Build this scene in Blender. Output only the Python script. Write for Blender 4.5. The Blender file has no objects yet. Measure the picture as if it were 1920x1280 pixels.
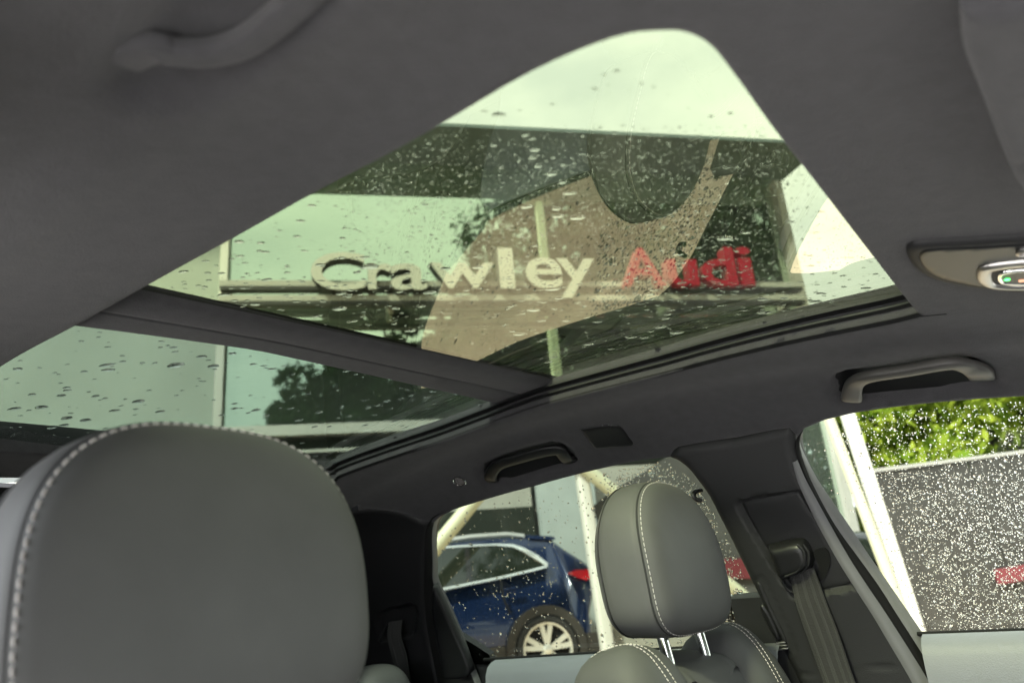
import bpy, bmesh, math, random
import numpy as np
from mathutils import Vector, Matrix
from mathutils.bvhtree import BVHTree
from mathutils import geometry as geo
random.seed(7); rng = np.random.default_rng(7)
C = bpy.context.scene.collection
sc = bpy.context.scene
# ------------------------------------------------------------------ camera
FPX = 1390.0
CAM = Vector((-.68, .05, 1.19))
YAW, PITCH, ROLL = math.radians(54), math.radians(18.5), math.radians(5)
fw = Vector((math.sin(YAW)*math.cos(PITCH), math.cos(YAW)*math.cos(PITCH), math.sin(PITCH)))
r0 = Vector((math.cos(YAW), -math.sin(YAW), 0)); u0 = r0.cross(fw)
rt = r0*math.cos(ROLL) - u0*math.sin(ROLL); up = r0*math.sin(ROLL) + u0*math.cos(ROLL)
cd = bpy.data.cameras.new('camera'); cam = bpy.data.objects.new('camera', cd); C.objects.link(cam)
cam.matrix_world = Matrix(((rt.x, up.x, -fw.x, CAM.x), (rt.y, up.y, -fw.y, CAM.y), (rt.z, up.z, -fw.z, CAM.z), (0, 0, 0, 1)))
cd.sensor_width = 36; cd.lens = FPX/1920*36; cd.clip_start = .02; cd.clip_end = 600
cd.dof.use_dof = True; cd.dof.focus_distance = 1.2; cd.dof.aperture_fstop = 4.6
sc.camera = cam
# ------------------------------------------------------------------ sky, sun, exposure
SUN_AZ, SUN_EL = math.radians(272), math.radians(46)      # azimuth of the sun from +Y towards +X
w = bpy.data.worlds.new('World'); sc.world = w; w.use_nodes = True
nt = w.node_tree; nt.nodes.clear()
out = nt.nodes.new('ShaderNodeOutputWorld'); bg = nt.nodes.new('ShaderNodeBackground')
sky = nt.nodes.new('ShaderNodeTexSky'); sky.sky_type = 'NISHITA'; sky.sun_disc = False
sky.sun_elevation = SUN_EL; sky.sun_rotation = SUN_AZ
tc = nt.nodes.new('ShaderNodeTexCoord'); mp = nt.nodes.new('ShaderNodeMapping'); mp.inputs['Scale'].default_value = (1, 1, 2.2)
nz = nt.nodes.new('ShaderNodeTexNoise'); nz.inputs['Scale'].default_value = 2.2; nz.inputs['Detail'].default_value = 7; nz.inputs['Roughness'].default_value = .55
cr = nt.nodes.new('ShaderNodeValToRGB')
cr.color_ramp.elements[0].position = .34; cr.color_ramp.elements[0].color = (7.9, 8.5, 9.1, 1)
cr.color_ramp.elements[1].position = .68; cr.color_ramp.elements[1].color = (12.6, 12.9, 13.0, 1)
mx = nt.nodes.new('ShaderNodeMixRGB'); mx.inputs[0].default_value = .88
nt.links.new(tc.outputs['Generated'], mp.inputs[0]); nt.links.new(mp.outputs[0], nz.inputs['Vector'])
nt.links.new(nz.outputs['Fac'], cr.inputs[0]); nt.links.new(sky.outputs[0], mx.inputs[1]); nt.links.new(cr.outputs[0], mx.inputs[2])
nt.links.new(mx.outputs[0], bg.inputs[0]); bg.inputs[1].default_value = .12; nt.links.new(bg.outputs[0], out.inputs[0])
sd = bpy.data.lights.new('sun', 'SUN'); sd.energy = 5.0; sd.angle = math.radians(5); sd.color = (1, .97, .93)
sun = bpy.data.objects.new('sun', sd); C.objects.link(sun)
sdir = Vector((math.sin(SUN_AZ)*math.cos(SUN_EL), math.cos(SUN_AZ)*math.cos(SUN_EL), math.sin(SUN_EL)))
sun.rotation_euler = sdir.to_track_quat('Z', 'Y').to_euler(); sun.location = (-6, -3, 9)
sc.view_settings.view_transform = 'Standard'; sc.view_settings.look = 'None'
sc.view_settings.gamma = 1; sc.view_settings.exposure = 2.75
sc.render.engine = 'CYCLES'
cy = sc.cycles
cy.max_bounces = 14; cy.diffuse_bounces = 5; cy.glossy_bounces = 6; cy.transmission_bounces = 10; cy.transparent_max_bounces = 24
cy.caustics_reflective = False; cy.caustics_refractive = False; cy.sample_clamp_indirect = 6; cy.use_denoising = True
# ------------------------------------------------------------------ pixel helpers (photo pixels, 1920 wide)
def ray(px, py): return (fw + rt*((px-960)/FPX) - up*((py-640)/FPX))
def dep(px, py, t): return CAM + ray(px, py)*t
def onplane(px, py, p, n):
    d = ray(px, py); return CAM + d*((p-CAM).dot(n)/d.dot(n))
def onx(px, py, x): return onplane(px, py, Vector((x, 0, 0)), Vector((1, 0, 0)))
def ony(px, py, y): return onplane(px, py, Vector((0, y, 0)), Vector((0, 1, 0)))
# ------------------------------------------------------------------ materials
def mat(name, col, rough=.5, metal=0, bump=0, bscale=200, var=0, vscale=6, coat=0, spec=.5, vcol=None, aniso=None, sheen=0):
    m = bpy.data.materials.new(name); m.use_nodes = True; t = m.node_tree; b = t.nodes['Principled BSDF']
    b.inputs['Base Color'].default_value = (*col, 1); b.inputs['Roughness'].default_value = rough; b.inputs['Metallic'].default_value = metal
    b.inputs['Coat Weight'].default_value = coat; b.inputs['Specular IOR Level'].default_value = spec
    if sheen: b.inputs['Sheen Weight'].default_value = sheen; b.inputs['Sheen Roughness'].default_value = .5
    if bump or var:
        co = t.nodes.new('ShaderNodeTexCoord')
        if var:
            n = t.nodes.new('ShaderNodeTexNoise'); n.inputs['Scale'].default_value = vscale; n.inputs['Detail'].default_value = 6
            t.links.new(co.outputs['Object'], n.inputs['Vector'])
            r = t.nodes.new('ShaderNodeValToRGB'); r.color_ramp.elements[0].position = .3; r.color_ramp.elements[1].position = .7
            c2 = vcol or tuple(min(1, c*(1+var)) for c in col)
            r.color_ramp.elements[0].color = (*[c*(1-var) for c in col], 1) if not vcol else (*col, 1); r.color_ramp.elements[1].color = (*c2, 1)
            t.links.new(n.outputs['Fac'], r.inputs[0]); t.links.new(r.outputs[0], b.inputs['Base Color'])
        if bump:
            n2 = t.nodes.new('ShaderNodeTexNoise'); n2.inputs['Scale'].default_value = bscale; n2.inputs['Detail'].default_value = 3
            mp2 = t.nodes.new('ShaderNodeMapping')
            if aniso: mp2.inputs['Scale'].default_value = aniso
            t.links.new(co.outputs['Object'], mp2.inputs[0]); t.links.new(mp2.outputs[0], n2.inputs['Vector'])
            bp = t.nodes.new('ShaderNodeBump'); bp.inputs['Strength'].default_value = bump; bp.inputs['Distance'].default_value = .002
            if name == 'grey_leather':            # fine grain plus slow creases in the hide
                n3 = t.nodes.new('ShaderNodeTexNoise'); n3.inputs['Scale'].default_value = 26; n3.inputs['Detail'].default_value = 4; n3.inputs['Distortion'].default_value = 1.5
                t.links.new(co.outputs['Object'], n3.inputs['Vector']); ad = t.nodes.new('ShaderNodeMath'); ad.operation = 'MULTIPLY_ADD'; ad.inputs[1].default_value = 2.2
                t.links.new(n3.outputs['Fac'], ad.inputs[0]); t.links.new(n2.outputs['Fac'], ad.inputs[2]); t.links.new(ad.outputs[0], bp.inputs['Height'])
            else: t.links.new(n2.outputs['Fac'], bp.inputs['Height']); t.links.new(bp.outputs[0], b.inputs['Normal'])
    return m
def pane_mat(name, tint, k=1.6, rough=0):
    m = bpy.data.materials.new(name); m.use_nodes = True; t = m.node_tree; t.nodes.clear()
    o = t.nodes.new('ShaderNodeOutputMaterial'); tr = t.nodes.new('ShaderNodeBsdfTransparent'); tr.inputs[0].default_value = (*tint, 1)
    g = t.nodes.new('ShaderNodeBsdfGlossy'); g.inputs['Roughness'].default_value = rough; g.inputs[0].default_value = (1, 1, 1, 1)
    # reflectance of a plain glass sheet, from the angle between the ray and the surface (both faces together)
    lw = t.nodes.new('ShaderNodeFresnel'); lw.inputs[0].default_value = 1.5
    ge = t.nodes.new('ShaderNodeNewGeometry'); mxn = t.nodes.new('ShaderNodeMix'); mxn.data_type = 'VECTOR'
    neg = t.nodes.new('ShaderNodeVectorMath'); neg.operation = 'SCALE'; neg.inputs['Scale'].default_value = 1
    # Fresnel must not treat the back face as glass-to-air: undo it with a constant IOR on either side
    inv = t.nodes.new('ShaderNodeMath'); inv.operation = 'MULTIPLY_ADD'; inv.inputs[1].default_value = 1/1.5-1.5; inv.inputs[2].default_value = 1.5
    t.links.new(ge.outputs['Backfacing'], inv.inputs[0])
    inv2 = t.nodes.new('ShaderNodeMath'); inv2.operation = 'DIVIDE'; inv2.inputs[0].default_value = 1.0
    # Cycles inverts IOR on back faces itself, so feed 1.5 in front and 1/1.5 behind to cancel it
    t.links.new(inv.outputs[0], lw.inputs[0])
    ml = t.nodes.new('ShaderNodeMath'); ml.operation = 'MULTIPLY'; ml.inputs[1].default_value = k; ml.use_clamp = True
    t.links.new(lw.outputs[0], ml.inputs[0])
    mi = t.nodes.new('ShaderNodeMixShader'); t.links.new(ml.outputs[0], mi.inputs[0]); t.links.new(tr.outputs[0], mi.inputs[1]); t.links.new(g.outputs[0], mi.inputs[2])
    t.links.new(mi.outputs[0], o.inputs[0])
    for n in (mxn, neg, inv2): t.nodes.remove(n)
    return m
def drop_mat():
    m = bpy.data.materials.new('rain_water'); m.use_nodes = True; t = m.node_tree; t.nodes.clear()
    o = t.nodes.new('ShaderNodeOutputMaterial'); g = t.nodes.new('ShaderNodeBsdfGlass'); g.inputs['IOR'].default_value = 1.33; g.inputs['Roughness'].default_value = 0
    t.links.new(g.outputs[0], o.inputs[0]); return m
def emis(name, col, s):
    m = bpy.data.materials.new(name); m.use_nodes = True; b = m.node_tree.nodes['Principled BSDF']
    b.inputs['Base Color'].default_value = (*col, 1); b.inputs['Emission Color'].default_value = (*col, 1); b.inputs['Emission Strength'].default_value = s; return m
def leaf_mat(name, c1, c2, trans=.35):
    m = bpy.data.materials.new(name); m.use_nodes = True; t = m.node_tree; t.nodes.clear()
    o = t.nodes.new('ShaderNodeOutputMaterial'); d = t.nodes.new('ShaderNodeBsdfDiffuse'); tl = t.nodes.new('ShaderNodeBsdfTranslucent'); mi = t.nodes.new('ShaderNodeMixShader')
    ge = t.nodes.new('ShaderNodeNewGeometry'); r = t.nodes.new('ShaderNodeValToRGB'); r.color_ramp.elements[0].color = (*c1, 1); r.color_ramp.elements[1].color = (*c2, 1)
    t.links.new(ge.outputs['Random Per Island'], r.inputs[0]); t.links.new(r.outputs[0], d.inputs[0]); t.links.new(r.outputs[0], tl.inputs[0])
    mi.inputs[0].default_value = trans; t.links.new(d.outputs[0], mi.inputs[1]); t.links.new(tl.outputs[0], mi.inputs[2]); t.links.new(mi.outputs[0], o.inputs[0]); return m
M = dict(
 headliner=mat('headliner_cloth', (.051, .050, .054), .95, bump=.6, bscale=650, var=.10, vscale=60, sheen=.15, spec=.2),
 trim=mat('soft_trim', (.016, .016, .017), .6, bump=.25, bscale=700, spec=.35),
 handle=mat('handle_plastic', (.055, .052, .050), .5, bump=.1, bscale=700),
 edge=mat('grey_edge_highlight', (.13, .13, .135), .5, bump=.2, bscale=700),  # paler than the trim: highlight of the pillar lip put into the colour
 trimdark=mat('dark_trim', (.013, .013, .014), .5, bump=.2, bscale=700, spec=.35),
 black=mat('black_plastic', (.010, .010, .011), .38, spec=.4),
 rubber=mat('black_rubber', (.006, .006, .006), .75, spec=.2),
 frame=mat('grey_door_frame', (.14, .142, .138), .6, bump=.15, bscale=600),
 door=mat('grey_leatherette', (.175, .183, .198), .5, bump=.3, bscale=500, spec=.4),
 leather=mat('grey_leather', (.082, .082, .080), .58, bump=.3, bscale=520, var=.08, vscale=14, spec=.28),
 piping=mat('dark_piping', (.02, .02, .02), .6),
 thread=mat('pale_thread', (.62, .58, .55), .8),
 chrome=mat('chrome', (.75, .75, .74), .08, metal=1),
 satin=mat('satin_metal', (.55, .53, .51), .32, metal=1, bump=.2, bscale=1500),
 webbing=mat('belt_webbing', (.016, .0155, .015), .75, bump=.6, bscale=900, aniso=(1, .15, 1)),
 greybelt=mat('grey_webbing', (.035, .035, .033), .75, bump=.5, bscale=900),
 webrib=mat('belt_rib', (.030, .029, .028), .7, bump=.6, bscale=900),
 glassroof=pane_mat('green_tinted_roof_glass', (.141, .156, .100), 1.7),
 glassrear=pane_mat('dark_green_roof_glass', (.089, .108, .086), 1.75),
 glassside=pane_mat('side_glass', (.33, .355, .315), 1.2),
 glassfront=pane_mat('windscreen_glass', (.62, .66, .62), 1.2),
 glassprivacy=pane_mat('tinted_side_glass', (.15, .17, .14), 1.2),
 water=drop_mat(),
 lens=mat('clear_lens', (.16, .15, .15), .15, spec=.6),
 green=emis('green_telltale', (.05, .9, .12), 1.2),
 amber=emis('amber_print', (.55, .25, .15), .35),
 # outside
 mirror=mat('coated_facade_glass', (.58, .69, .59), .02, metal=.94, spec=.6),
 facade=mat('grey_cladding', (.34, .34, .30), .6, bump=.1, bscale=20, var=.12, vscale=1.4),
 clad=mat('satin_grey_cladding', (.40, .45, .40), .22, metal=.25, var=.08, vscale=.8),
 alu=mat('pale_aluminium', (.62, .63, .58), .4, metal=.2),
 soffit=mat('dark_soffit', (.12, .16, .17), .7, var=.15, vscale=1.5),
 darkwin=mat('dark_window_glass', (.03, .035, .03), .08, spec=.6),
 signwhite=mat('white_sign_face', (.46, .47, .43), .4),
 signred=mat('red_sign_face', (.30, .012, .03), .4),
 signside=mat('sign_return', (.03, .032, .03), .5),
 rail=mat('grey_sign_rail', (.36, .37, .34), .5),
 white=mat('white_paint', (.58, .58, .54), .45, var=.05, vscale=3),
 cream=mat('cream_paint', (.50, .50, .36), .5, var=.05, vscale=3),
 timber=mat('yellow_timber', (.50, .32, .11), .7, bump=.3, bscale=40, var=.25, vscale=8),
 hoard=mat('black_hoarding', (.030, .029, .027), .55, bump=.2, bscale=30, var=.3, vscale=3),
 cap=mat('grey_cap', (.30, .30, .29), .5),
 tarp=mat('dark_tarpaulin', (.06, .06, .058), .6, bump=.3, bscale=10, var=.25, vscale=2),
 redboard=mat('red_board', (.14, .022, .03), .5),
 ground=mat('wet_paving', (.45, .435, .42), .55, bump=.3, bscale=8, var=.3, vscale=2),
 pave=mat('brown_paving', (.50, .37, .25), .7, var=.18, vscale=3, bump=.3, bscale=12),
 carblue=mat('blue_car_paint', (.006, .017, .06), .22, metal=.35, coat=1),
 carblack=mat('black_car_paint', (.012, .012, .014), .25, coat=1),
 cardark=mat('black_cladding', (.03, .027, .024), .55),
 carwin=mat('car_glass', (.012, .016, .012), .04, spec=.6, coat=.5),
 tyre=mat('tyre', (.018, .017, .016), .8),
 rim=mat('silver_rim', (.74, .73, .68), .3, metal=.6),
 redlamp=mat('red_tail_lamp', (.50, .01, .02), .15, coat=1),
 plate=mat('pale_plate', (.55, .55, .52), .5),
 bark=mat('bark', (.10, .075, .05), .9, bump=.5, bscale=20, var=.3, vscale=6),
 leaf=leaf_mat('dark_leaves', (.026, .044, .022), (.062, .092, .040), .25),
 hedge=leaf_mat('bright_leaves', (.13, .22, .022), (.37, .44, .055), .5),
 pole=mat('pale_lamp_post', (.66, .66, .52), .5),
 bodysteel=mat('dark_body_metal', (.02, .021, .024), .3, coat=1),
)
# ------------------------------------------------------------------ object helpers
def tag(o, label=None, cat=None, group=None, kind=None):
    if label: o['label'] = label
    if cat: o['category'] = cat
    if group: o['group'] = group
    if kind: o['kind'] = kind
    return o
def thing(name, label, cat, loc=(0, 0, 0), group=None, rz=0):
    o = bpy.data.objects.new(name, None); C.objects.link(o); o.location = loc; o.rotation_euler.z = rz
    o.empty_display_size = .1
    return tag(o, label, cat, group)
def wparent(o, parent):
    if parent is not None:
        o.parent = parent
        pm = parent_world(parent); o.matrix_parent_inverse = pm.inverted()
def parent_world(p):
    m = p.matrix_basis.copy(); q = p
    while q.parent is not None:
        m = q.parent.matrix_basis @ q.matrix_parent_inverse @ m if False else q.matrix_parent_inverse @ m
        q = q.parent; m = q.matrix_basis @ m
    return m
def obj(name, verts, faces, m, parent=None, smooth=True, sharp=40):
    me = bpy.data.meshes.new(name); me.from_pydata([tuple(v) for v in verts], [], [tuple(f) for f in faces]); me.update()
    return mobj(name, me, m, parent, smooth, sharp)
def mobj(name, me, m, parent=None, smooth=True, sharp=40):
    o = bpy.data.objects.new(name, me); C.objects.link(o)
    if m is not None and len(me.materials) == 0: me.materials.append(m)
    if smooth:
        me.polygons.foreach_set('use_smooth', [True]*len(me.polygons))
        if sharp: me.set_sharp_from_angle(angle=math.radians(sharp))
    wparent(o, parent); return o
class MB:
    def __init__(s): s.v = []; s.f = []
    def add(s, v, f):
        k = len(s.v); s.v += [Vector(a) for a in v]; s.f += [tuple(i+k for i in g) for g in f]
    def box(s, c, ax, ay, az):       # centre and three half-axis vectors
        c = Vector(c); ax, ay, az = map(Vector, (ax, ay, az))
        v = [c+ax*i+ay*j+az*k for k in (-1, 1) for j in (-1, 1) for i in (-1, 1)]
        s.add(v, [(0, 2, 3, 1), (4, 5, 7, 6), (0, 1, 5, 4), (2, 6, 7, 3), (0, 4, 6, 2), (1, 3, 7, 5)])
    def tube(s, pts, r, n=10, capped=True):
        pts = [Vector(p) for p in pts]; rs = r if isinstance(r, (list, tuple)) else [r]*len(pts)
        rings = []; nrm = None
        for i, p in enumerate(pts):
            d = (pts[min(i+1, len(pts)-1)]-pts[max(i-1, 0)]).normalized()
            if nrm is None: nrm = d.orthogonal().normalized()
            nrm = (nrm - d*nrm.dot(d)).normalized(); b = d.cross(nrm)
            rings.append([p+(nrm*math.cos(2*math.pi*k/n)+b*math.sin(2*math.pi*k/n))*rs[i] for k in range(n)])
        s.rings(rings, True, capped)
    def rings(s, rings, closed=True, capped=True):
        k = len(s.v); n = len(rings[0])
        for r in rings: s.v += [Vector(p) for p in r]
        for i in range(len(rings)-1):
            for j in range(n if closed else n-1):
                a = k+i*n+j; b = k+i*n+(j+1) % n; s.f.append((a, b, b+n, a+n))
        if capped and closed:
            s.f.append(tuple(k+j for j in reversed(range(n)))); s.f.append(tuple(k+(len(rings)-1)*n+j for j in range(n)))
    def build(s, name, m, parent=None, smooth=True, sharp=40): return obj(name, s.v, s.f, m, parent, smooth, sharp)
def cr2(pts, sub=6, closed=True):
    """Catmull-Rom through points; a point given twice in a row is a corner."""
    pts = [np.array(p, float) for p in pts]; n = len(pts); o = []
    for i in range(n if closed else n-1):
        p1, p2 = pts[i], pts[(i+1) % n]
        if np.allclose(p1, p2): continue
        p0 = pts[i-1] if (closed or i > 0) else p1; p3 = pts[(i+2) % n] if (closed or i < n-2) else p2
        for k in range(sub):
            t = k/sub; o.append(.5*((2*p1)+(p2-p0)*t+(2*p0-5*p1+4*p2-p3)*t*t+(3*p1-p0-3*p2+p3)*t**3))
    if not closed: o.append(pts[-1])
    return o
# ------------------------------------------------------------------ the cabin shell: a surface (y, s) -> point
def zr(y): d = y-.7; return 1.524-(.145 if d < 0 else .17)*d*d
def ctrl(y):
    z = zr(y); return [(0, z+.022), (.19, z+.016), (.37, z), (.50, z-.030), (.585, z-.075), (.622, z-.118), (.735, 1.06), (.76, .80), (.76, .50)]
def _arc():
    c = ctrl(.7); a = [0]
    for i in range(1, len(c)): a.append(a[-1]+math.hypot(c[i][0]-c[i-1][0], c[i][1]-c[i-1][1]))
    return a
ARC = _arc(); SMAX = ARC[-1]
def prof(y, s):
    sg = -1 if s < 0 else 1; a = min(abs(s), SMAX-1e-6); c = ctrl(y); i = 0
    if sg < 0: c[3] = (.50, c[2][1]-.014); c[4] = (.595, c[2][1]-.030); c[5] = (.655, c[2][1]-.044)      # flatter over the open driver door
    while i < len(ARC)-2 and ARC[i+1] <= a: i += 1
    h = ARC[i+1]-ARC[i]; t = (a-ARC[i])/h
    def P(j):
        if j < 0: return (-c[1][0], c[1][1])
        if j >= len(c): return (2*c[-1][0]-c[-2][0], 2*c[-1][1]-c[-2][1])
        return c[j]
    def A(j):
        if j < 0: return -ARC[1]
        if j >= len(ARC): return 2*ARC[-1]-ARC[-2]
        return ARC[j]
    r = []
    for k in (0, 1):
        m1 = (P(i+1)[k]-P(i-1)[k])/(A(i+1)-A(i-1))*h; m2 = (P(i+2)[k]-P(i)[k])/(A(i+2)-A(i))*h
        p1, p2 = P(i)[k], P(i+1)[k]
        r.append((2*t**3-3*t*t+1)*p1+(t**3-2*t*t+t)*m1+(-2*t**3+3*t*t)*p2+(t**3-t*t)*m2)
    return sg*r[0], r[1]
def S0(y, s): x, z = prof(y, s); return Vector((x, y, z))
def SN(y, s):
    e = 1e-3; a = S0(y+e, s)-S0(y-e, s); b = S0(y, s+e)-S0(y, s-e); return a.cross(b).normalized()
def S(y, s, off=0):
    p = S0(y, s); return p+SN(y, s)*off if off else p      # positive offset = into the cabin
_b = {}
def bvh(off):
    if off in _b: return _b[off]
    ys = np.linspace(-1.0, 2.3, 90); ss = np.linspace(-.66, SMAX-.01, 120)
    v = [S(y, s, off) for y in ys for s in ss]; n = len(ss)
    f = [(i*n+j, i*n+j+1, (i+1)*n+j+1, (i+1)*n+j) for i in range(len(ys)-1) for j in range(n-1)]
    _b[off] = (BVHTree.FromPolygons(v, f), ys, ss); return _b[off]
def uv(px, py, off=0):
    tree, ys, ss = bvh(off); d = ray(px, py); dn = d.normalized()
    hit, nn, idx, dist = tree.ray_cast(CAM, dn)
    if idx is None: raise ValueError(f'no shell at {px},{py}')
    n = len(ss)-1; y = (ys[idx//n]+ys[idx//n+1])/2; s = (ss[idx % n]+ss[idx % n+1])/2
    a1 = dn.orthogonal().normalized(); a2 = dn.cross(a1)
    def R(y, s): q = S(y, s, off)-CAM; return np.array([q.dot(a1), q.dot(a2)])
    for _ in range(6):
        r = R(y, s); e = 1e-4; J = np.array([(R(y+e, s)-r)/e, (R(y, s+e)-r)/e]).T
        dlt = np.linalg.solve(J, -r); y += float(np.clip(dlt[0], -.05, .05)); s += float(np.clip(dlt[1], -.05, .05))
    return (y, s)
def uvs(pts, off=0): return [uv(*p, off) for p in pts]
def inside(P, poly):
    P = np.asarray(P); q = np.asarray(poly); x, y = P[:, 0], P[:, 1]; r = np.zeros(len(P), bool); j = len(q)-1
    for i in range(len(q)):
        xi, yi, xj, yj = q[i, 0], q[i, 1], q[j, 0], q[j, 1]
        c = (yi > y) != (yj > y)
        with np.errstate(divide='ignore', invalid='ignore'): xx = (xj-xi)*(y-yi)/(yj-yi)+xi
        r ^= c & (x < xx); j = i
    return r
def dist_poly(P, poly):
    P = np.asarray(P); q = np.asarray(poly); d = np.full(len(P), 9.)
    for i in range(len(q)):
        a = q[i-1]; b = q[i]; ab = b-a; l = ab@ab
        if l < 1e-14: continue
        t = np.clip(((P-a)@ab)/l, 0, 1); d = np.minimum(d, np.hypot(*(P-(a+t[:, None]*ab)).T))
    return d
def resample(poly, h):
    o = []; n = len(poly)
    for i in range(n):
        a = np.array(poly[i]); b = np.array(poly[(i+1) % n]); k = max(1, int(np.ceil(np.hypot(*(b-a))/h)))
        for j in range(k):
            p = a+(b-a)*j/k
            if not o or np.hypot(*(p-o[-1])) > 4e-4: o.append(p)
    return o
def patch(name, outline, off, m, parent=None, holes=(), res=.015, depth=.02, roll=0, rollr=.008, hf=None, flip_depth=False, close=False):
    """A sheet on the shell bounded by outline (y,s), with holes, rounded lips and side walls going away from the cabin."""
    loops = [resample(outline, res)]+[resample(h, res) for h in holes]
    V = []; E = []
    for L in loops:
        k = len(V); V += [tuple(p) for p in L]; E += [(k+i, k+(i+1) % len(L)) for i in range(len(L))]
    a = np.array(loops[0]); lo = a.min(0); hi = a.max(0)
    g = np.array([(lo[0]+res*(i+.5*(j % 2)), lo[1]+res*.9*j) for i in range(int((hi[0]-lo[0])/res)+2) for j in range(int((hi[1]-lo[1])/(res*.9))+2)])
    def distall(P):
        d = dist_poly(P, np.array(loops[0]))
        for h in loops[1:]: d = np.minimum(d, dist_poly(P, np.array(h)))
        return d
    ok = inside(g, loops[0])
    for h in loops[1:]: ok &= ~inside(g, h)
    g = g[ok]; g = g[distall(g) > max(res*.45, rollr*1.25 if roll else 0)]
    ex = []
    if roll:                                         # extra rings near the lip carry the rounding
        for L in loops:
            q = np.array(L); n = len(q); tg = np.roll(q, -1, 0)-np.roll(q, 1, 0); tg /= np.maximum(1e-9, np.linalg.norm(tg, axis=1))[:, None]
            nm = np.stack([-tg[:, 1], tg[:, 0]], 1)
            for fr in (.12, .4, 1.0):
                for sg in (1, -1):
                    pp = q+nm*sg*rollr*fr; o2 = inside(pp, loops[0])
                    for h in loops[1:]: o2 &= ~inside(pp, h)
                    pp = pp[o2]
                    if len(pp): pp = pp[distall(pp) > rollr*fr*.85]; ex.append(pp)
    pts = list(V)+[tuple(p) for p in g]
    for e in ex: pts += [tuple(p) for p in e]
    vv, ee, ff, *_ = geo.delaunay_2d_cdt([Vector(p) for p in pts], E, [], 0, 1e-5)
    vv = np.array([tuple(v) for v in vv]); tri = np.array([f for f in ff])
    cen = vv[tri].mean(1); ok = inside(cen, loops[0])
    for h in loops[1:]: ok &= ~inside(cen, h)
    tri = tri[ok]
    d = distall(vv); o = np.full(len(vv), float(off))
    if roll: o -= roll*np.clip(1-d/rollr, 0, 1)**2
    if hf is not None: o += hf(vv)
    P = [S(y, s, oo) for (y, s), oo in zip(vv, o)]
    faces = []
    for t in tri:
        n = (P[t[1]]-P[t[0]]).cross(P[t[2]]-P[t[0]])
        faces.append(tuple(t) if n.dot(SN(*vv[t[0]])) > 0 else (t[0], t[2], t[1]))
    if depth:                                        # boundary walls
        cnt = {}
        for f in faces:
            for i in range(3): e = (f[i], f[(i+1) % 3]); cnt[e] = 1
        bd = [e for e in cnt if (e[1], e[0]) not in cnt]; mp_ = {}
        for e in bd:
            for i in e:
                if i not in mp_: mp_[i] = len(P); P.append(S(*vv[i], o[i]-depth))
            faces.append((e[1], e[0], mp_[e[0]], mp_[e[1]]))
    return obj(name, P, faces, m, parent, True, 50)
def sweep_uv(name, path, profile, m, parent, closed=False):
    """Sweep an open profile [(ds, off)] along a (y,s) path on the shell."""
    b = MB(); rings = [[S(y, s+ds, of) for ds, of in profile] for y, s in path]; b.rings(rings, False, False)
    return b.build(name, m, parent, True, 35)
def bar(name, pts, nrm, wd, th, m, parent, n=12):
    """Rounded-rectangle bar along pts; nrm = facing direction per point."""
    b = MB(); rings = []
    for i, p in enumerate(pts):
        d = (pts[min(i+1, len(pts)-1)]-pts[max(i-1, 0)]).normalized(); nn = nrm[i]; nn = (nn-d*nn.dot(d)).normalized(); sd_ = d.cross(nn)
        w_ = wd[i] if isinstance(wd, list) else wd; t_ = th[i] if isinstance(th, list) else th
        r = []
        for k in range(n):
            a = 2*math.pi*k/n; ca, sa = math.cos(a), math.sin(a)
            r.append(p+sd_*(w_/2*math.copysign(abs(ca)**.55, ca))+nn*(t_/2*math.copysign(abs(sa)**.55, sa)))
        rings.append(r)
    b.rings(rings); return b.build(name, m, parent, True, 60)

exec_parts = []
# ================================================================== SETTING: ground
nF = Vector((-.656, -.755, 0)); eF = Vector((.755, -.656, 0)); A = dep(1000, 540, 12.0)
def fac(px, py, w_=0): return onplane(px, py, A+nF*w_, nF)
def fuz(px, py, w_=0): q = fac(px, py, w_); return (q-A).dot(eF), q.z
def F3(u, w_, z): q = A+eF*u+nF*w_; return Vector((q.x, q.y, z))
def gz(x, y):
    q = Vector((x, y, 0)); a = -(q-Vector((CAM.x, CAM.y, 0))).dot(nF); t = min(1, max(0, (a-2.5)/4)); return .16*t*t*(3-2*t)
b = MB(); N = 60; g1 = np.concatenate([np.linspace(-150, -16, 14), np.linspace(-14, 22, 37), np.linspace(26, 160, 14)])
b.v = [Vector((x, y, gz(x, y))) for x in g1 for y in g1]; n = len(g1)
b.f = [(i*n+j, (i+1)*n+j, (i+1)*n+j+1, i*n+j+1) for i in range(n-1) for j in range(n-1)]
tag(b.build('ground', M['ground'], None, True, 0), kind='structure')
b = MB(); us = np.linspace(-16, 15, 40); ws = np.linspace(.0, 7.6, 12)
for u_ in us:
    for w_ in ws: q_ = F3(u_, w_, 0); b.v.append(Vector((q_.x, q_.y, gz(q_.x, q_.y)+.006)))
n = len(ws); b.f = [(i*n+j, (i+1)*n+j, (i+1)*n+j+1, i*n+j+1) for i in range(len(us)-1) for j in range(n-1)]
tag(b.build('paving', M['pave'], None, True, 0), kind='structure')
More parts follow.
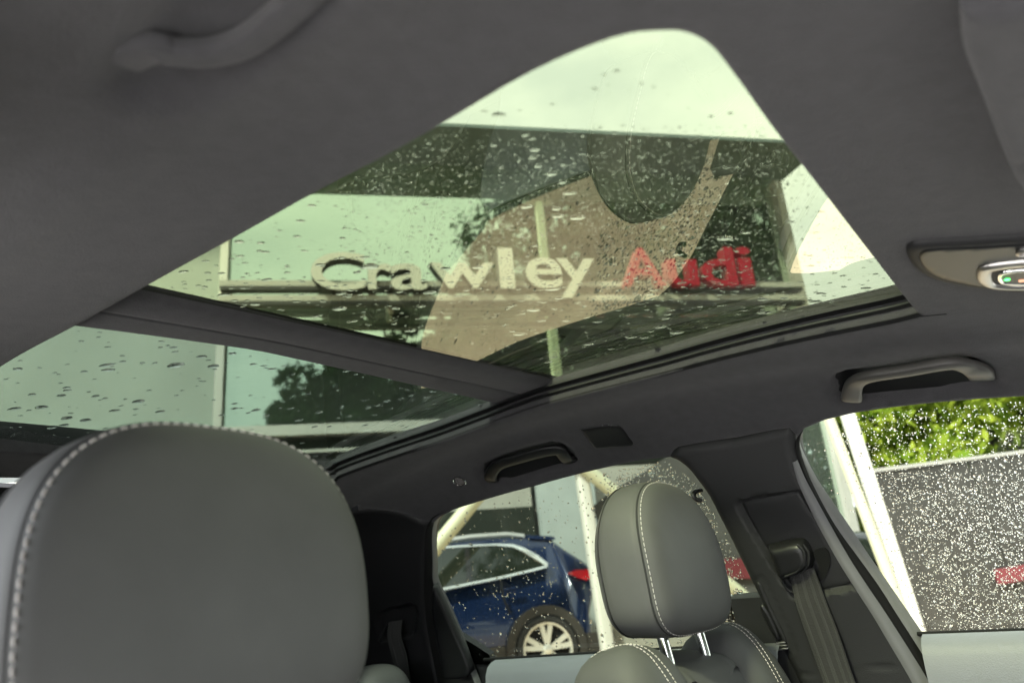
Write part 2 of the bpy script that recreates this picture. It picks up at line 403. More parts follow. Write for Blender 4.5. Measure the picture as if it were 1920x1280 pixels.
# ================================================================== showroom building
bld = thing('showroom', 'pale glass fronted showroom under a dark roof overhang, behind the big letters', 'building', F3(0, 0, .1))
uL, uR = -16.0, 4.78; zsill, zs = 3.57, fac(900, 240, 1.05).z; OV = 1.05
mull = [-16, -12.2, -8.5, -4.72, uR]
b = MB(); b.box(F3((uL+uR)/2, -3.1, 4.0), eF*(uR-uL)/2, nF*2.9, Vector((0, 0, 3.92))); b.build('wall', M['facade'], bld, False)
for i in range(len(mull)-1):
    b = MB(); a0, a1 = mull[i]+.06, mull[i+1]-.06; b.box(F3((a0+a1)/2, -.06, (zsill+zs)/2+.05), eF*(a1-a0)/2, nF*.03, Vector((0, 0, (zs-zsill)/2-.06)))
    b.build('window_pane' if i == 3 else 'wall_panel', M['mirror'] if i == 3 else M['clad'], bld, False)
for a0 in mull[:-1]:
    b = MB(); b.box(F3(a0, .02, (zsill+zs)/2), eF*.055, nF*.10, Vector((0, 0, (zs-zsill)/2))); b.build('mullion', M['alu'], bld, False)
b = MB(); b.box(F3(uR-.03, .02, 4.0), eF*.07, nF*.13, Vector((0, 0, 3.86))); b.build('corner_post', M['facade'], bld, False)
for z0, dz, dw in ((zsill, .075, .12), (zsill-.30, .02, .08), (3.0, .02, .05)):
    b = MB(); b.box(F3((uL+2.6)/2, .02, z0), eF*((2.6-uL)/2-.02), nF*dw, Vector((0, 0, dz))); b.build('sill_band', M['alu'], bld, False)
b = MB(); b.box(F3((uL+2.6)/2, -.05, 3.16), eF*((2.6-uL)/2-.03), nF*.08, Vector((0, 0, .28))); b.build('dark_band', M['darkwin'], bld, False)
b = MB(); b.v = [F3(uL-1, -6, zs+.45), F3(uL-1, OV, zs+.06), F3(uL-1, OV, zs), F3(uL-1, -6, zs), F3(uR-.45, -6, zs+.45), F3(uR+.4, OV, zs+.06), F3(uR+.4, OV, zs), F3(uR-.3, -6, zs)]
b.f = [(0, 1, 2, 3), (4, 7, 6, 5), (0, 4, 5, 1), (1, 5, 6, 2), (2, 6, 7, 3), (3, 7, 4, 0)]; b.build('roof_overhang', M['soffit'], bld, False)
# lower wall: panels, a dark window strip and a pale column
for i, (a0, a1) in enumerate([(-16, -9.6), (-9.6, -5.6), (-5.6, -1.9), (-1.9, -.35), (.62, 2.6)]):
    b = MB(); b.box(F3((a0+a1)/2, .0, 1.44), eF*((a1-a0)/2-.012), nF*.06, Vector((0, 0, 1.40))); b.build('cladding_panel', M['facade'], bld, False)
for a0, a1 in ((2.62, 3.68), (3.70, 4.70)):
    b = MB(); b.box(F3((a0+a1)/2, .0, 1.80), eF*((a1-a0)/2-.02), nF*.05, Vector((0, 0, 1.76))); b.build('shop_window', M['mirror'], bld, False)
u0_, z0_ = fuz(835, 1000); u1_, z1_ = fuz(985, 968)
b = MB(); b.box(F3(-1.15, .05, 2.08), eF*.80, nF*.05, Vector((0, 0, .24))); b.build('low_window', M['darkwin'], bld, False)
b = MB(); b.box(F3(.14, .12, 1.5), eF*.42, nF*.12, Vector((0, 0, 1.42))); b.build('column', mat('pale_column', (.34, .385, .375), .5, var=.12, vscale=2, bump=.1, bscale=15), bld, False)
# ================================================================== sign: rails and letters
sign = thing('sign', 'sign of standing letters reading Crawley Audi on two grey rails before the glass', 'sign', F3(0, .6, 5.5))
ur0, ur1 = -4.70, 4.50
for z0, nm in ((5.63, 'sign_rail'), (5.40, 'sign_rail')):
    b = MB(); b.box(F3((ur0+ur1)/2, .47, z0), eF*(ur1-ur0)/2, nF*.06, Vector((0, 0, .045))); rl_ = b.build(nm, M['rail'], sign, False)
    b = MB(); b.box(F3((ur0+ur1)/2, .46, z0-.075), eF*((ur1-ur0)/2-.01), nF*.075, Vector((0, 0, .029))); b.build('rail_underside_shade', M['signside'], rl_, False)  # dark strip added so the rail's underside looks shaded
for a0 in (ur0+.06, -2.3, 0, 2.3, ur1-.15):
    b = MB(); b.box(F3(a0, .20, 5.515), eF*.045, nF*.21, Vector((0, 0, .16))); b.build('bracket', M['rail'], sign, False)
def glyph(ch):
    cu = bpy.data.curves.new('glyph', 'FONT'); cu.body = ch; cu.extrude = .5; cu.offset = .014; cu.resolution_u = 5
    o = bpy.data.objects.new('glyph', cu); C.objects.link(o); bpy.context.view_layer.update()
    dg = bpy.context.evaluated_depsgraph_get(); me = bpy.data.meshes.new_from_object(o.evaluated_get(dg)); bpy.data.objects.remove(o); bpy.data.curves.remove(cu)
    return me
LET = [('C', 583, 684, 476, 547), ('r', 690, 737, 497, 545), ('a', 732, 800, 497, 546), ('w', 806, 926, 496, 543), ('l', 934, 962, 468, 543), ('e', 984, 1052, 486, 543), ('y', 1044, 1116, 488, 561),
       ('A', 1163, 1242, 468, 538), ('u', 1250, 1306, 489, 538), ('d', 1312, 1376, 466, 538), ('i', 1382, 1408, 466, 537)]
for ch, x0, x1, y0, y1 in LET:
    me = glyph(ch); co = np.array([v.co for v in me.vertices]); lo = co.min(0); hi = co.max(0)
    ua, zb = fuz(x0, y1, .62); ub, zt = fuz(x1, y0, .62); ua2, _ = fuz(x0, y0, .62); ub2, _ = fuz(x1, y1, .62)
    ua = (ua+ua2)/2; ub = (ub+ub2)/2
    for v in me.vertices:
        t = (np.array(v.co)-lo)/np.maximum(hi-lo, 1e-6)
        v.co = F3(ua+(ub-ua)*t[0], .46+.22*t[2], zb+(zt-zb)*t[1])
    red = ch in 'Audi' and x0 > 1150
    if ch == 'a': red = False
    me.materials.clear(); me.materials.append(M['signred' if red else 'signwhite']); me.materials.append(M['signside'])
    me.update()
    for p in me.polygons:
        p.material_index = 0 if (red or p.normal.dot(nF) > .7) else 1
        p.use_smooth = False
    me.name = 'letter'
    o = mobj('letter', me, None, sign, False)
# ================================================================== fence, posts, braces
WF = 2.4
def fp(px, py, w_=WF): return fac(px, py, w_)
def post(name, pts, wpx, m, label, cat, dpt=.10, w_=WF, group=None, square=True):
    t = thing(name, label, cat, (fp(*pts[-1], w_).x, fp(*pts[-1], w_).y, fp(*pts[-1], w_).z), group)
    a, c = fp(*pts[0], w_), fp(*pts[-1], w_); d = (c-a).normalized(); s_ = d.cross(nF).normalized(); hw = wpx*9.2/FPX/2
    b = MB(); rings = []
    for p in (a, c):
        r = []
        for k in range(16):
            an = 2*math.pi*k/16+math.pi/16; ca, sa = math.cos(an), math.sin(an); e_ = .4 if square else 1
            r.append(p+s_*hw*math.copysign(abs(ca)**e_, ca)+nF*dpt*math.copysign(abs(sa)**e_, sa))
        rings.append(r)
    b.rings(rings); b.build('shaft', m, t, True, 50); return t
def ground_px(px0, py0, px1, py1, w_=WF, z=.12):
    a = fp(px0, py0, w_); c = fp(px1, py1, w_); k = (z-a.z)/(c.z-a.z); p = a+(c-a)*k
    d = p-CAM; return (960+FPX*d.dot(rt)/d.dot(fw), 640-FPX*d.dot(up)/d.dot(fw))
pw = post('steel_post', [(1077, 800), ground_px(1095, 890, 1142, 1230)], 21, M['white'], 'white upright steel post behind the blue car, braces leaning on both its sides', 'post', .08)
b = MB(); p = fp(*ground_px(1095, 890, 1142, 1230)); b.box(p+Vector((0, 0, .01)), eF*.16, nF*.16, Vector((0, 0, .012))); b.build('foot_plate', M['white'], pw, False)
post('diagonal_brace', [(1062, 850), ground_px(1118, 893, 1440, 1155)], 24, M['cream'], 'cream diagonal brace running down from the post behind the passenger headrest', 'brace', .09, WF+.12, 'diagonal braces', False)
post('diagonal_brace', [(985, 822), ground_px(900, 945, 818, 1040)], 24, M['cream'], 'short pale diagonal brace in the top left corner of the rear door window', 'brace', .09, WF+.35, 'diagonal braces', False)
post('steel_post', [(1500, 640), ground_px(1570, 790, 1672, 1085)], 17, M['cream'], 'slim cream leaning post in the front door window, next to the thicker white one', 'post', .05, WF+.05)
post('steel_post', [(1545, 640), ground_px(1596, 785, 1693, 1095)], 24, M['white'], 'thick white leaning post in the front door window beside the black hoarding', 'post', .07, WF)
post('timber_edge', [(1619, 872), ground_px(1622, 880, 1701, 1115)], 11, M['timber'], 'yellow timber batten standing along the left edge of the black hoarding', 'batten', .04, WF-.02)
# black hoarding made of sheets, with a cap rail
ho = thing('hoarding', 'black wet site hoarding with pale cap, below the bright green hedge', 'fence', fp(1800, 1100))
tl, tr_ = fp(1622, 888), fp(1922, 850); bl = fp(*ground_px(1622, 888, 1697, 1110)); dirh = (tr_-tl)
def hp(a_, v_): return tl+dirh*a_+(bl-tl)*v_
for i in range(4):
    a0, a1 = i*.62+.006, (i+1)*.62-.006; b = MB(); q = [hp(a0, 0), hp(a1, 0), hp(a1, 1), hp(a0, 1)]
    b.v = [p_+nF*.015 for p_ in q]+[p_-nF*.015 for p_ in q]; b.f = [(0, 3, 2, 1), (4, 5, 6, 7), (0, 1, 5, 4), (1, 2, 6, 5), (2, 3, 7, 6), (3, 0, 4, 7)]
    b.build('panel', M['hoard'], ho, False)
b = MB(); q0, q1 = hp(.03, -.012), hp(2.45, -.012); b.box((q0+q1)/2, (q1-q0)/2, nF*.04, Vector((0, 0, .022))); b.build('cap_rail', M['cap'], ho, False)
# small red board fixed low on the hoarding
tb = MB(); q0 = fp(1905, 1075, WF+.06); tb.box(q0, (tr_-tl).normalized()*.30, nF*.012, Vector((0, 0, .09)))
tag(tb.build('warning_board', M['redboard'], None, False), 'small red board low on the black hoarding at the right edge', 'board')
# dark sheeting behind the brace with a red stripe board
sh = thing('tarpaulin', 'dark wet sheet stretched behind the passenger headrest above the diagonal brace', 'tarpaulin', fp(1250, 1000, WF-.2))
q = [fp(1112, 948, WF-.25), fp(1150, 918, WF-.25), fp(1268, 846, WF-.25), fp(1400, 800, WF-.25), fp(1500, 800, WF-.25), fp(1500, 1210, WF-.25), fp(1300, 1092, WF-.25), fp(1130, 1010, WF-.25)]
b = MB(); k = len(q); b.v = [p_+nF*.012 for p_ in q]+[p_-nF*.012 for p_ in q]; b.f = [tuple(reversed(range(k))), tuple(range(k, 2*k))]+[(i, (i+1) % k, k+(i+1) % k, k+i) for i in range(k)]
b.build('sheet', M['tarp'], sh, False)
for (x0, y0, x1, y1) in ((1280, 1048, 1425, 1084),):
    b = MB(); q = [fp(x0, y0, WF-.2), fp(x1, y0-2, WF-.2), fp(x1, y1, WF-.2), fp(x0, y1, WF-.2)]
    b.v = [p_+nF*.012 for p_ in q]+[p_-nF*.012 for p_ in q]; b.f = [(0, 3, 2, 1), (4, 5, 6, 7), (0, 1, 5, 4), (1, 2, 6, 5), (2, 3, 7, 6), (3, 0, 4, 7)]
    b.build('red_stripe', M['redboard'], sh, False)
# ================================================================== parked cars
def car(name, label, O, ex, side, ky, paint, prof_low, zb_, zt_, wheels, wr, parent=None):
    pass
def shrink(poly, d):
    q = np.array(poly); n = len(q); e = np.roll(q, -1, 0)-q; e /= np.linalg.norm(e, axis=1)[:, None]; nm = np.stack([-e[:, 1], e[:, 0]], 1)
    m_ = nm+np.roll(nm, 1, 0); m_ /= np.maximum(.3, np.linalg.norm(m_, axis=1))[:, None]
    return q+m_*d
class Car:
    """Side profile (l, z) extruded across the width with tumblehome; O = point on the ground under the near side, ex = forward-to-tail axis, nside = outward normal of the near side."""
    def __init__(s, root, O, ex, nside, width, belt, tumble=.30): s.root, s.O, s.ex, s.n, s.W, s.belt, s.tb = root, Vector(O), ex, nside, width, belt, tumble
    def inset(s, z): return 0 if z < s.belt else (z-s.belt)*s.tb
    def P(s, l, z, o=0, far=False):
        d = s.inset(z)-o; return s.O+s.ex*l+Vector((0, 0, z))-s.n*(s.W-d if far else d)
    def body(s, poly, m):
        poly = [tuple(p) for p in cr2(poly, 4)]
        if sum(poly[i-1][0]*poly[i][1]-poly[i][0]*poly[i-1][1] for i in range(len(poly))) < 0: poly = poly[::-1]
        lay = [(.05, .000, False), (.022, .012, False), (.0, .05, False), (.0, .05, True), (.022, .012, True), (.05, .0, True)]
        b = MB(); rings = []
        for sh_, o, far in lay:
            q = shrink(poly, sh_); rings.append([s.P(l, z, -o, far) for l, z in q])
        b.rings(rings); bm = bmesh.new(); o_ = b.build('body', m, s.root, True, 35); bm.from_mesh(o_.data)
        bmesh.ops.triangulate(bm, faces=[f for f in bm.faces if len(f.verts) > 4]); bmesh.ops.recalc_face_normals(bm, faces=bm.faces); bm.to_mesh(o_.data); bm.free()
        return o_
    def plate(s, name, poly, m, off, th=.01, far=False, parent=None):
        k = len(poly); a = [s.P(l, z, off, far) for l, z in poly]; c = [s.P(l, z, off-th, far) for l, z in poly]
        me = bpy.data.meshes.new(name); f = [tuple(range(k)), tuple(reversed(range(k, 2*k)))]+[(i, (i+1) % k, k+(i+1) % k, k+i) for i in range(k)]
        me.from_pydata([tuple(v) for v in a+c], [], f); bm = bmesh.new(); bm.from_mesh(me); bmesh.ops.triangulate(bm, faces=[x for x in bm.faces if len(x.verts) > 4]); bmesh.ops.recalc_face_normals(bm, faces=bm.faces); bm.to_mesh(me); bm.free()
        return mobj(name, me, m, parent or s.root, False)
    def strip(s, name, path, wd, m, off, far=False):
        b = MB(); rings = []
        for i, (l, z) in enumerate(path):
            p0 = np.array(path[max(0, i-1)]); p1 = np.array(path[min(len(path)-1, i+1)]); t = (p1-p0)/np.linalg.norm(p1-p0); nn = np.array([-t[1], t[0]]); w_ = wd[i] if isinstance(wd, list) else wd
            r = []
            for (a_, o_) in ((-.5, -.01), (-.4, 0), (.4, 0), (.5, -.01)): q = np.array([l, z])+nn*w_*a_; r.append(s.P(q[0], q[1], off+o_, far))
            rings.append(r)
        b.rings(rings, False, False); return b.build(name, m, s.root, True, 60)
    def wheel(s, l, z, R, rr, far=False):
        c = s.P(l, z, .05, far); o = -s.n if far else s.n; t = thing_part('wheel', s.root, c)
        X, Y = s.ex, Vector((0, 0, 1)); n = 40
        def ring(r, d): return [c+o*d+(X*math.cos(2*math.pi*k/n)+Y*math.sin(2*math.pi*k/n))*r for k in range(n)]
        b = MB(); b.rings([ring(rr*.97, -.20), ring(R*.93, -.22), ring(R, -.18), ring(R, -.03), ring(R*.95, .005), ring(rr*1.06, .012), ring(rr, -.01), ring(rr*.97, -.2)], True, False); b.build('tyre', M['tyre'], t, True, 50)
        b = MB(); b.rings([ring(rr*1.01, -.015), ring(rr*.99, .010), ring(rr*.92, .006), ring(rr*.90, -.06)], True, False)
        for k in range(5):
            a = 2*math.pi*(k+.25)/5
            for sg in (-1, 1):
                d0 = (X*math.cos(a)+Y*math.sin(a)); a2 = a+sg*.20; d1 = (X*math.cos(a2)+Y*math.sin(a2)); tn = d1.cross(o).normalized()
                p0 = c+d0*rr*.12-o*.015; p1 = c+d1*rr*.92-o*.005; wv = tn*rr*.075
                b.add([p0-wv*1.1, p0+wv*1.1, p1+wv*1.3, p1-wv*1.3, p0-wv*1.1-o*.03, p0+wv*1.1-o*.03, p1+wv*1.3-o*.03, p1-wv*1.3-o*.03], [(0, 1, 2, 3), (0, 4, 5, 1), (1, 5, 6, 2), (3, 2, 6, 7), (0, 3, 7, 4)])
        b.rings([ring(rr*.17, -.03), ring(rr*.17, .002), ring(rr*.12, .008)], True, True)
        bm = bmesh.new(); oo = b.build('rim', M['rim'], t, True, 40); bm.from_mesh(oo.data); bmesh.ops.recalc_face_normals(bm, faces=bm.faces); bm.to_mesh(oo.data); bm.free()
        b = MB(); b.rings([ring(rr*.88, -.09), ring(.01, -.09)], True, False); b.build('brake_disc', M['cardark'], t, True, 40)
def thing_part(name, parent, loc):
    o = bpy.data.objects.new(name, None); C.objects.link(o); o.empty_display_size = .1; o.location = loc; wparent(o, parent); return o
wc = dep(1026, 1216, 8.28); nS = nF; OS = Vector((wc.x, wc.y, wc.z-.375)); OS = OS-eF*0
def sp(px, py, ins=0):
    q = onplane(px, py, OS-nS*ins, nS); return ((q-OS).dot(eF), q.z-OS.z)
suv = thing('parked_suv', 'dark blue SUV with chrome window surround and silver wheel beyond the rear door window', 'car', (OS.x, OS.y, OS.z))
K = Car(suv, OS, eF, nS, 1.86, 1.08, .32)
r_ = lambda px, py: sp(px, py, .15)
roof = [r_(822, 1019), r_(880, 1009), r_(960, 1003), r_(1008, 1003)]
tail = [r_(1035, 1007), r_(1038, 1013), r_(1062, 1032), r_(1096, 1056), sp(1108, 1068), sp(1113, 1082), sp(1114, 1110), sp(1108, 1150), sp(1112, 1180), sp(1108, 1215), sp(1098, 1235)]
front = [(-.9, .30), (-3.2, .28), (-3.62, .36), (-3.70, .55), (-3.68, .82), (-3.45, .98), (-2.7, 1.08), (-2.35, 1.13), (-1.75, 1.50), (-1.3, 1.62)]
K.body(roof+tail+front, M['carblue'])
win = [sp(x, y, .09) for x, y in [(700, 1036), (790, 1031), (860, 1025), (930, 1022), (958, 1023), (978, 1030), (1004, 1047), (1022, 1060), (1000, 1066), (940, 1080), (880, 1092), (830, 1102), (700, 1130), (640, 1140)]]
K.plate('side_window', win, M['carwin'], .012)
K.strip('window_surround', [sp(x, y, .09) for x, y in [(640, 1036), (790, 1029), (860, 1023), (930, 1020), (962, 1022), (982, 1030), (1006, 1045), (1024, 1059)]], [.025]*4+[.045, .06, .075, .05], M['chrome'], .024)
K.strip('window_surround', [sp(x, y, .06) for x, y in [(1026, 1061), (1000, 1068), (940, 1082), (880, 1094), (830, 1104), (700, 1131), (620, 1146)]], .03, M['chrome'], .024)
K.strip('roof_bar', [sp(x, y, .18) for x, y in [(700, 1028), (820, 1014), (880, 1005), (950, 1000), (982, 1004)]], .045, M['satin'], .03)
K.plate('spoiler', [sp(x, y, .2) for x, y in [(985, 1003), (1037, 1006), (1038, 1012), (990, 1010)]], M['carblue'], .03, .1)
K.plate('tail_light', [sp(x, y) for x, y in [(1064, 1074), (1080, 1068), (1108, 1066), (1112, 1070), (1113, 1082), (1098, 1087), (1082, 1082)]], M['redlamp'], .02, .04)
K.plate('door_pillar', [sp(x, y, .09) for x, y in [(872, 1022), (880, 1022), (884, 1094), (874, 1095)]], M['carblack'], .02, .01)
b = [(l*math.cos(a)*0+wcx, 0) for l, a, wcx in ()]
wl, wz = sp(1026, 1216)
arch = [(wl+.465*math.cos(a), wz+.465*math.sin(a)) for a in np.linspace(-.35, math.pi+.35, 22)]+[(wl+.37*math.cos(a), wz+.37*math.sin(a)) for a in np.linspace(math.pi+.35, -.35, 22)]
K.plate('wheel_arch', arch, M['cardark'], .035, .05)
well = [(wl+.40*math.cos(a), wz+.40*math.sin(a)) for a in np.linspace(0, 2*math.pi, 28, False)]
K.plate('wheel_well', well, M['rubber'], .004, .02)
K.plate('sill_cladding', [(-2.75, .30), (wl-.47, .30), (wl-.47, .45), (-2.75, .47)], M['cardark'], .012, .02)
K.plate('bumper_cladding', [(wl+.47, .28), (wl+.80, .30), (wl+.80, .50), (wl+.47, .50)], M['cardark'], .012, .02)
K.plate('door_handle', [sp(x, y) for x, y in [(942, 1103), (970, 1097), (972, 1101), (944, 1107)]], M['carblue'], .03, .03)
K.plate('door_seam', [sp(x, y) for x, y in [(938, 1083), (941, 1083), (946, 1120), (958, 1150), (955, 1151), (942, 1121)]], M['rubber'], .004, .006)
K.wheel(wl, wz, .358, .285); K.wheel(wl-2.83, wz-.0, .358, .285)
K.wheel(wl, wz, .365, .274, True); K.wheel(wl-2.83, wz, .365, .274, True)
# dark saloon with its tail towards us
c0 = dep(1380, 1165, 9.3); exd = Vector((eF.x, eF.y, 0)); OD = Vector((c0.x, c0.y, .16))-nF*.15
sal = thing('parked_saloon', 'black low car partly seen behind the passenger seat, pale number plate and red lamp', 'car', (OD.x, OD.y, OD.z))
D = Car(sal, OD, exd, nF, 1.80, .95, .34)
D.body([(.0, .35), (-.02, .55), (-.02, .80), (.10, 1.02), (.55, 1.06), (1.15, 1.36), (1.9, 1.42), (2.6, 1.36), (3.3, 1.0), (4.1, .88), (4.35, .65), (4.35, .4), (4.1, .25), (2.2, .24), (.2, .26)], M['carblack'])
D.plate('side_window', [(.75, 1.02), (1.20, 1.28), (1.9, 1.34), (2.5, 1.28), (3.0, 1.0)], M['carwin'], .012)
D.plate('tail_light', [(-.015, .62), (.10, .62), (.16, .92), (.06, .95), (-.01, .85)], M['redlamp'], .015, .08)
for l in (.85, 3.45): D.wheel(l, .32, .32, .22); D.wheel(l, .32, .32, .22, True)
b = MB(); b.box(OD-exd*.045-nF*.90+Vector((0, 0, .66)), nF*.26, exd*.006, Vector((0, 0, .055))); b.build('number_plate', M['plate'], sal, False)
# ================================================================== trees and hedge
def leaves(cl, size, seed, name, m, parent, dens):
    """Leaf triangles scattered through the clumps (centre, radius)."""
    g = np.random.default_rng(seed); P = []; 
    for (c, r), nl in zip(cl, dens):
        d = g.normal(size=(nl, 3)); d /= np.linalg.norm(d, axis=1)[:, None]; d *= (g.uniform(.25, 1, nl)**.5)[:, None]*np.array([r, r, r*.8]); P.append(d+np.array(c))
    P = np.concatenate(P); n = len(P); a = g.normal(size=(n, 3)); a /= np.linalg.norm(a, axis=1)[:, None]; q = g.normal(size=(n, 3)); q -= (q*a).sum(1)[:, None]*a; q /= np.linalg.norm(q, axis=1)[:, None]
    sz = size*g.uniform(.6, 1.4, n)[:, None]
    V = np.stack([P-a*sz, P+q*sz*.45, P+a*sz, P-q*sz*.45], 1).reshape(-1, 3)
    me = bpy.data.meshes.new(name); me.from_pydata(V.tolist(), [], np.arange(4*n).reshape(-1, 4).tolist()); me.materials.append(m)
    o = bpy.data.objects.new(name, me); C.objects.link(o); wparent(o, parent); return o
def tree(name, label, base, h, rad, seed, m, size=.16, ncl=26, per=170, group=None, cat='tree', low=.25, lean=0):
    g = random.Random(seed); t = thing(name, label, cat, base, group); B = Vector(base)
    b = MB(); pts = [B+Vector((lean*k/6*h*.2+g.uniform(-.1, .1), g.uniform(-.1, .1), h*.92*k/6)) for k in range(7)]; b.tube(pts, [h*.022*(1-.13*k) for k in range(7)], 8); cl = []
    for i in range(ncl):
        f = low+(1-low)*(i+.5)/ncl; rr = rad*math.sin(math.pi*min(1, (.12+.88*(1-f))**.8))**.7*g.uniform(.35, 1.0); an = i*2.4+g.uniform(-.5, .5)
        c = B+Vector((math.cos(an)*rr, math.sin(an)*rr, h*f+g.uniform(-.3, .3))); cl.append((tuple(c), rad*g.uniform(.26, .48)))
        b.tube([pts[min(6, int(f*6))], (pts[min(6, int(f*6))]+c)/2+Vector((0, 0, .1)), c], [h*.008, h*.006, h*.003], 5)
    b.build('trunk', M['bark'], t); leaves(cl, size, seed, 'crown', m, t, [per]*ncl); return t
def mirror_pt(px, py, t):
    V = dep(px, py, t); k = (V-A).dot(nF); return V-nF*2*k
TR = [(1010, 48, 350, 5.94, 'tallest dark tree across the yard, mirrored behind the letters w and l'), (1110, 45, 372, 5.61, 'broad dark tree across the yard, mirrored above the letters e and y'),
      (1215, 43, 372, 5.61, 'dark round tree across the yard, mirrored above the red letter A'), (1335, 45, 340, 6.27, 'dark tall tree across the yard, mirrored behind the red letters u and d'), (1450, 46, 330, 6.27, 'dark tree across the yard, mirrored at the right corner of the showroom'),
      (930, 46, 590, 3.3, 'lower dark tree across the yard, mirrored below the letter w'), (742, 45, 604, 1.5, 'narrow young tree across the yard, mirrored below the letter a'), (640, 43, 715, 3.63, 'low bushy tree across the yard, mirrored in the glass over the rear roof pane'),
      (810, 45, 706, 2.6, 'low wide tree across the yard, mirrored just above the roof crossbeam'), (870, 43, 640, 4.2, 'broad dark tree across the yard, mirrored at the right end of the rear roof pane'), (700, 42, 672, 3.0, 'leafy dark tree across the yard, mirrored left of the roof crossbeam end'), (560, 41, 765, 2.64, 'small bush like tree across the yard, mirrored farthest left in the glass')]
for i, (px, t, ytop, rad, lb) in enumerate(TR):
    p = mirror_pt(px, ytop, t); tree('dense_tree', lb, (p.x, p.y, 0), p.z, rad, 30+i, M['leaf'], .26, 36, 380, 'trees across the yard mirrored in the glass', low=.12)
p = mirror_pt(1000, 345, 22); q = mirror_pt(1046, 710, 21.2)
lp = thing('lamp_post', 'tall pale lamp post across the yard, mirrored between the letters l and e', 'lamp post', (q.x, q.y, 0))
b = MB(); b.tube([Vector((q.x, q.y, 0)), Vector((q.x, q.y, p.z))], [.19, .13], 12); b.build('shaft', M['pole'], lp)
b = MB(); b.box((q.x, q.y, p.z+.05), eF*.45, nF*.16, Vector((0, 0, .06))); b.build('lamp_head', M['cap'], lp, False)
pt = dep(1722, 560, 17); tree('slender_tree', 'leafy tree tip seen past the showroom corner beside the front edge of the roof glass', (pt.x+.5, pt.y-.4, 0), dep(1700, 500, 17).z, 1.2, 77, M['leaf'], .14, 18, 160, None, low=.45)
# hedge: separate leafy trees behind the hoarding
for i, (px, t, ytop, rad) in enumerate([(1648, 14.5, 690, 1.5), (1730, 15.0, 650, 1.9), (1835, 14.0, 660, 2.0), (1945, 14.5, 640, 2.1), (2080, 14.5, 640, 2.1), (1780, 17.5, 620, 2.2), (1690, 17.5, 640, 1.7), (1900, 17.5, 620, 2.2)]):
    p = dep(px, ytop, t)
    tree('hedge_tree', 'bright yellow green leafy tree ' + ['next to the thick white post', 'above the middle of the hoarding', 'with a bare pale stem above the hoarding', 'above the hoarding at the right edge of the picture', 'just outside the right edge behind the hoarding', 'second row, behind the middle of the hedge', 'second row, behind the white posts', 'second row, behind the right end of the hedge'][i],
         (p.x, p.y, .15), p.z, rad, 60+i, M['hedge'], .13, 40, 260, 'bright trees forming the hedge', low=.10)
# ================================================================== THE CAR WE SIT IN
car_t = thing('car', 'dark cabin around the camera with black headliner, green tinted glass roof and side windows', 'car', (0, .6, .1))
def P(name, outline, off, m, parent=car_t, **k): return patch(name, outline, off, m, parent, **k)
def px_loop(pts, off=0, sub=5): return cr2(uvs(pts, off), sub)
# --- pixel outlines
GAPY = 1.37
front_edge = [(830, 238), (1000, 140), (1150, 78), (1240, 65), (1290, 70), (1335, 95), (1380, 150), (1470, 272), (1600, 437), (1690, 552), (1723, 591)]
left_edge = [(1723, 591), (1660, 606), (1520, 634), (1320, 681), (1234, 704), (1120, 733), (1009, 763), (918, 795), (827, 828), (735, 858), (640, 892)]
right_edge = [(0, 692), (150, 610), (270, 543), (440, 450), (600, 361), (720, 299)]
fe = uvs(front_edge); le = uvs(left_edge); re = uvs(right_edge)
sL = le[-1][1]; rear_edge = [(1.34, sL+.004), (1.365, sL-.02), (1.38, .25), (1.385, .0), (1.37, -.24), (1.34, re[0][1]-.0), (1.25, re[0][1]-.005)]
hole = cr2([re[0]]+re[1:]+fe[:-1]+[fe[-1], fe[-1]]+le[1:]+rear_edge, 4)
# front window and rear door window outlines (edge of the trim)
Wf_top = [(1920, 745), (1850, 749), (1750, 757), (1660, 767), (1600, 776), (1545, 789), (1508, 804), (1494, 820)]
Wf_left = [(1490, 838), (1495, 862), (1509, 896), (1530, 935), (1552, 975), (1590, 1042), (1624, 1095), (1656, 1142), (1687, 1190), (1725, 1250), (1760, 1310)]
Wr_top = [(1255, 857), (1200, 863), (1100, 885), (1000, 912), (900, 940), (850, 956), (826, 968)]
Wr_right = [(1255, 857), (1270, 864), (1290, 880), (1310, 905), (1328, 930), (1346, 965), (1369, 1010), (1402, 1078), (1427, 1130), (1447, 1175), (1466, 1215), (1490, 1265), (1520, 1330)]
seamB = [(1262, 845), (1272, 838), (1300, 833), (1380, 821), (1450, 807), (1480, 803), (1494, 806)]
uWft, uWfl, uWrt, uWrr = uvs(Wf_top), uvs(Wf_left), uvs(Wr_top), uvs(Wr_right); uSB = uvs(seamB)
seamC = uvs([(812, 980), (790, 975), (740, 958), (690, 955), (640, 965)])
SW = ARC[5]
# headliner ---------------------------------------------------------
front_y = -.36
outl = [(front_y, uWft[0][1]+.0), (-.15, uWft[0][1])]+uWft+uSB[::-1][1:]+[uWrt[0]]+uWrt[1:]+seamC+[(1.40, seamC[-1][1]), (1.53, .66), (1.53, .12), (1.53, .12), (1.475, .11), (1.475, .11), (1.475, -.3), (1.47, -.62)]+[(1.3, -SW), (.9, -SW-.012), (.5, -SW-.012), (.15, -SW+.005), (-.1, -SW+.02), (front_y, -SW+.03)]
recF = px_loop([(1553, 725), (1560, 705), (1600, 694), (1700, 680), (1790, 669), (1840, 676), (1866, 700), (1876, 728), (1840, 738), (1740, 748), (1620, 762), (1570, 757)])
recR = px_loop([(897, 890), (903, 868), (950, 848), (1020, 829), (1055, 832), (1080, 855), (1090, 872), (1030, 886), (960, 905), (915, 908)])
recD = px_loop([(175, 158), (200, 110), (280, 20), (360, -60), (560, -120), (640, -60), (600, 30), (540, 80), (470, 140), (380, 190), (280, 205), (205, 195)])
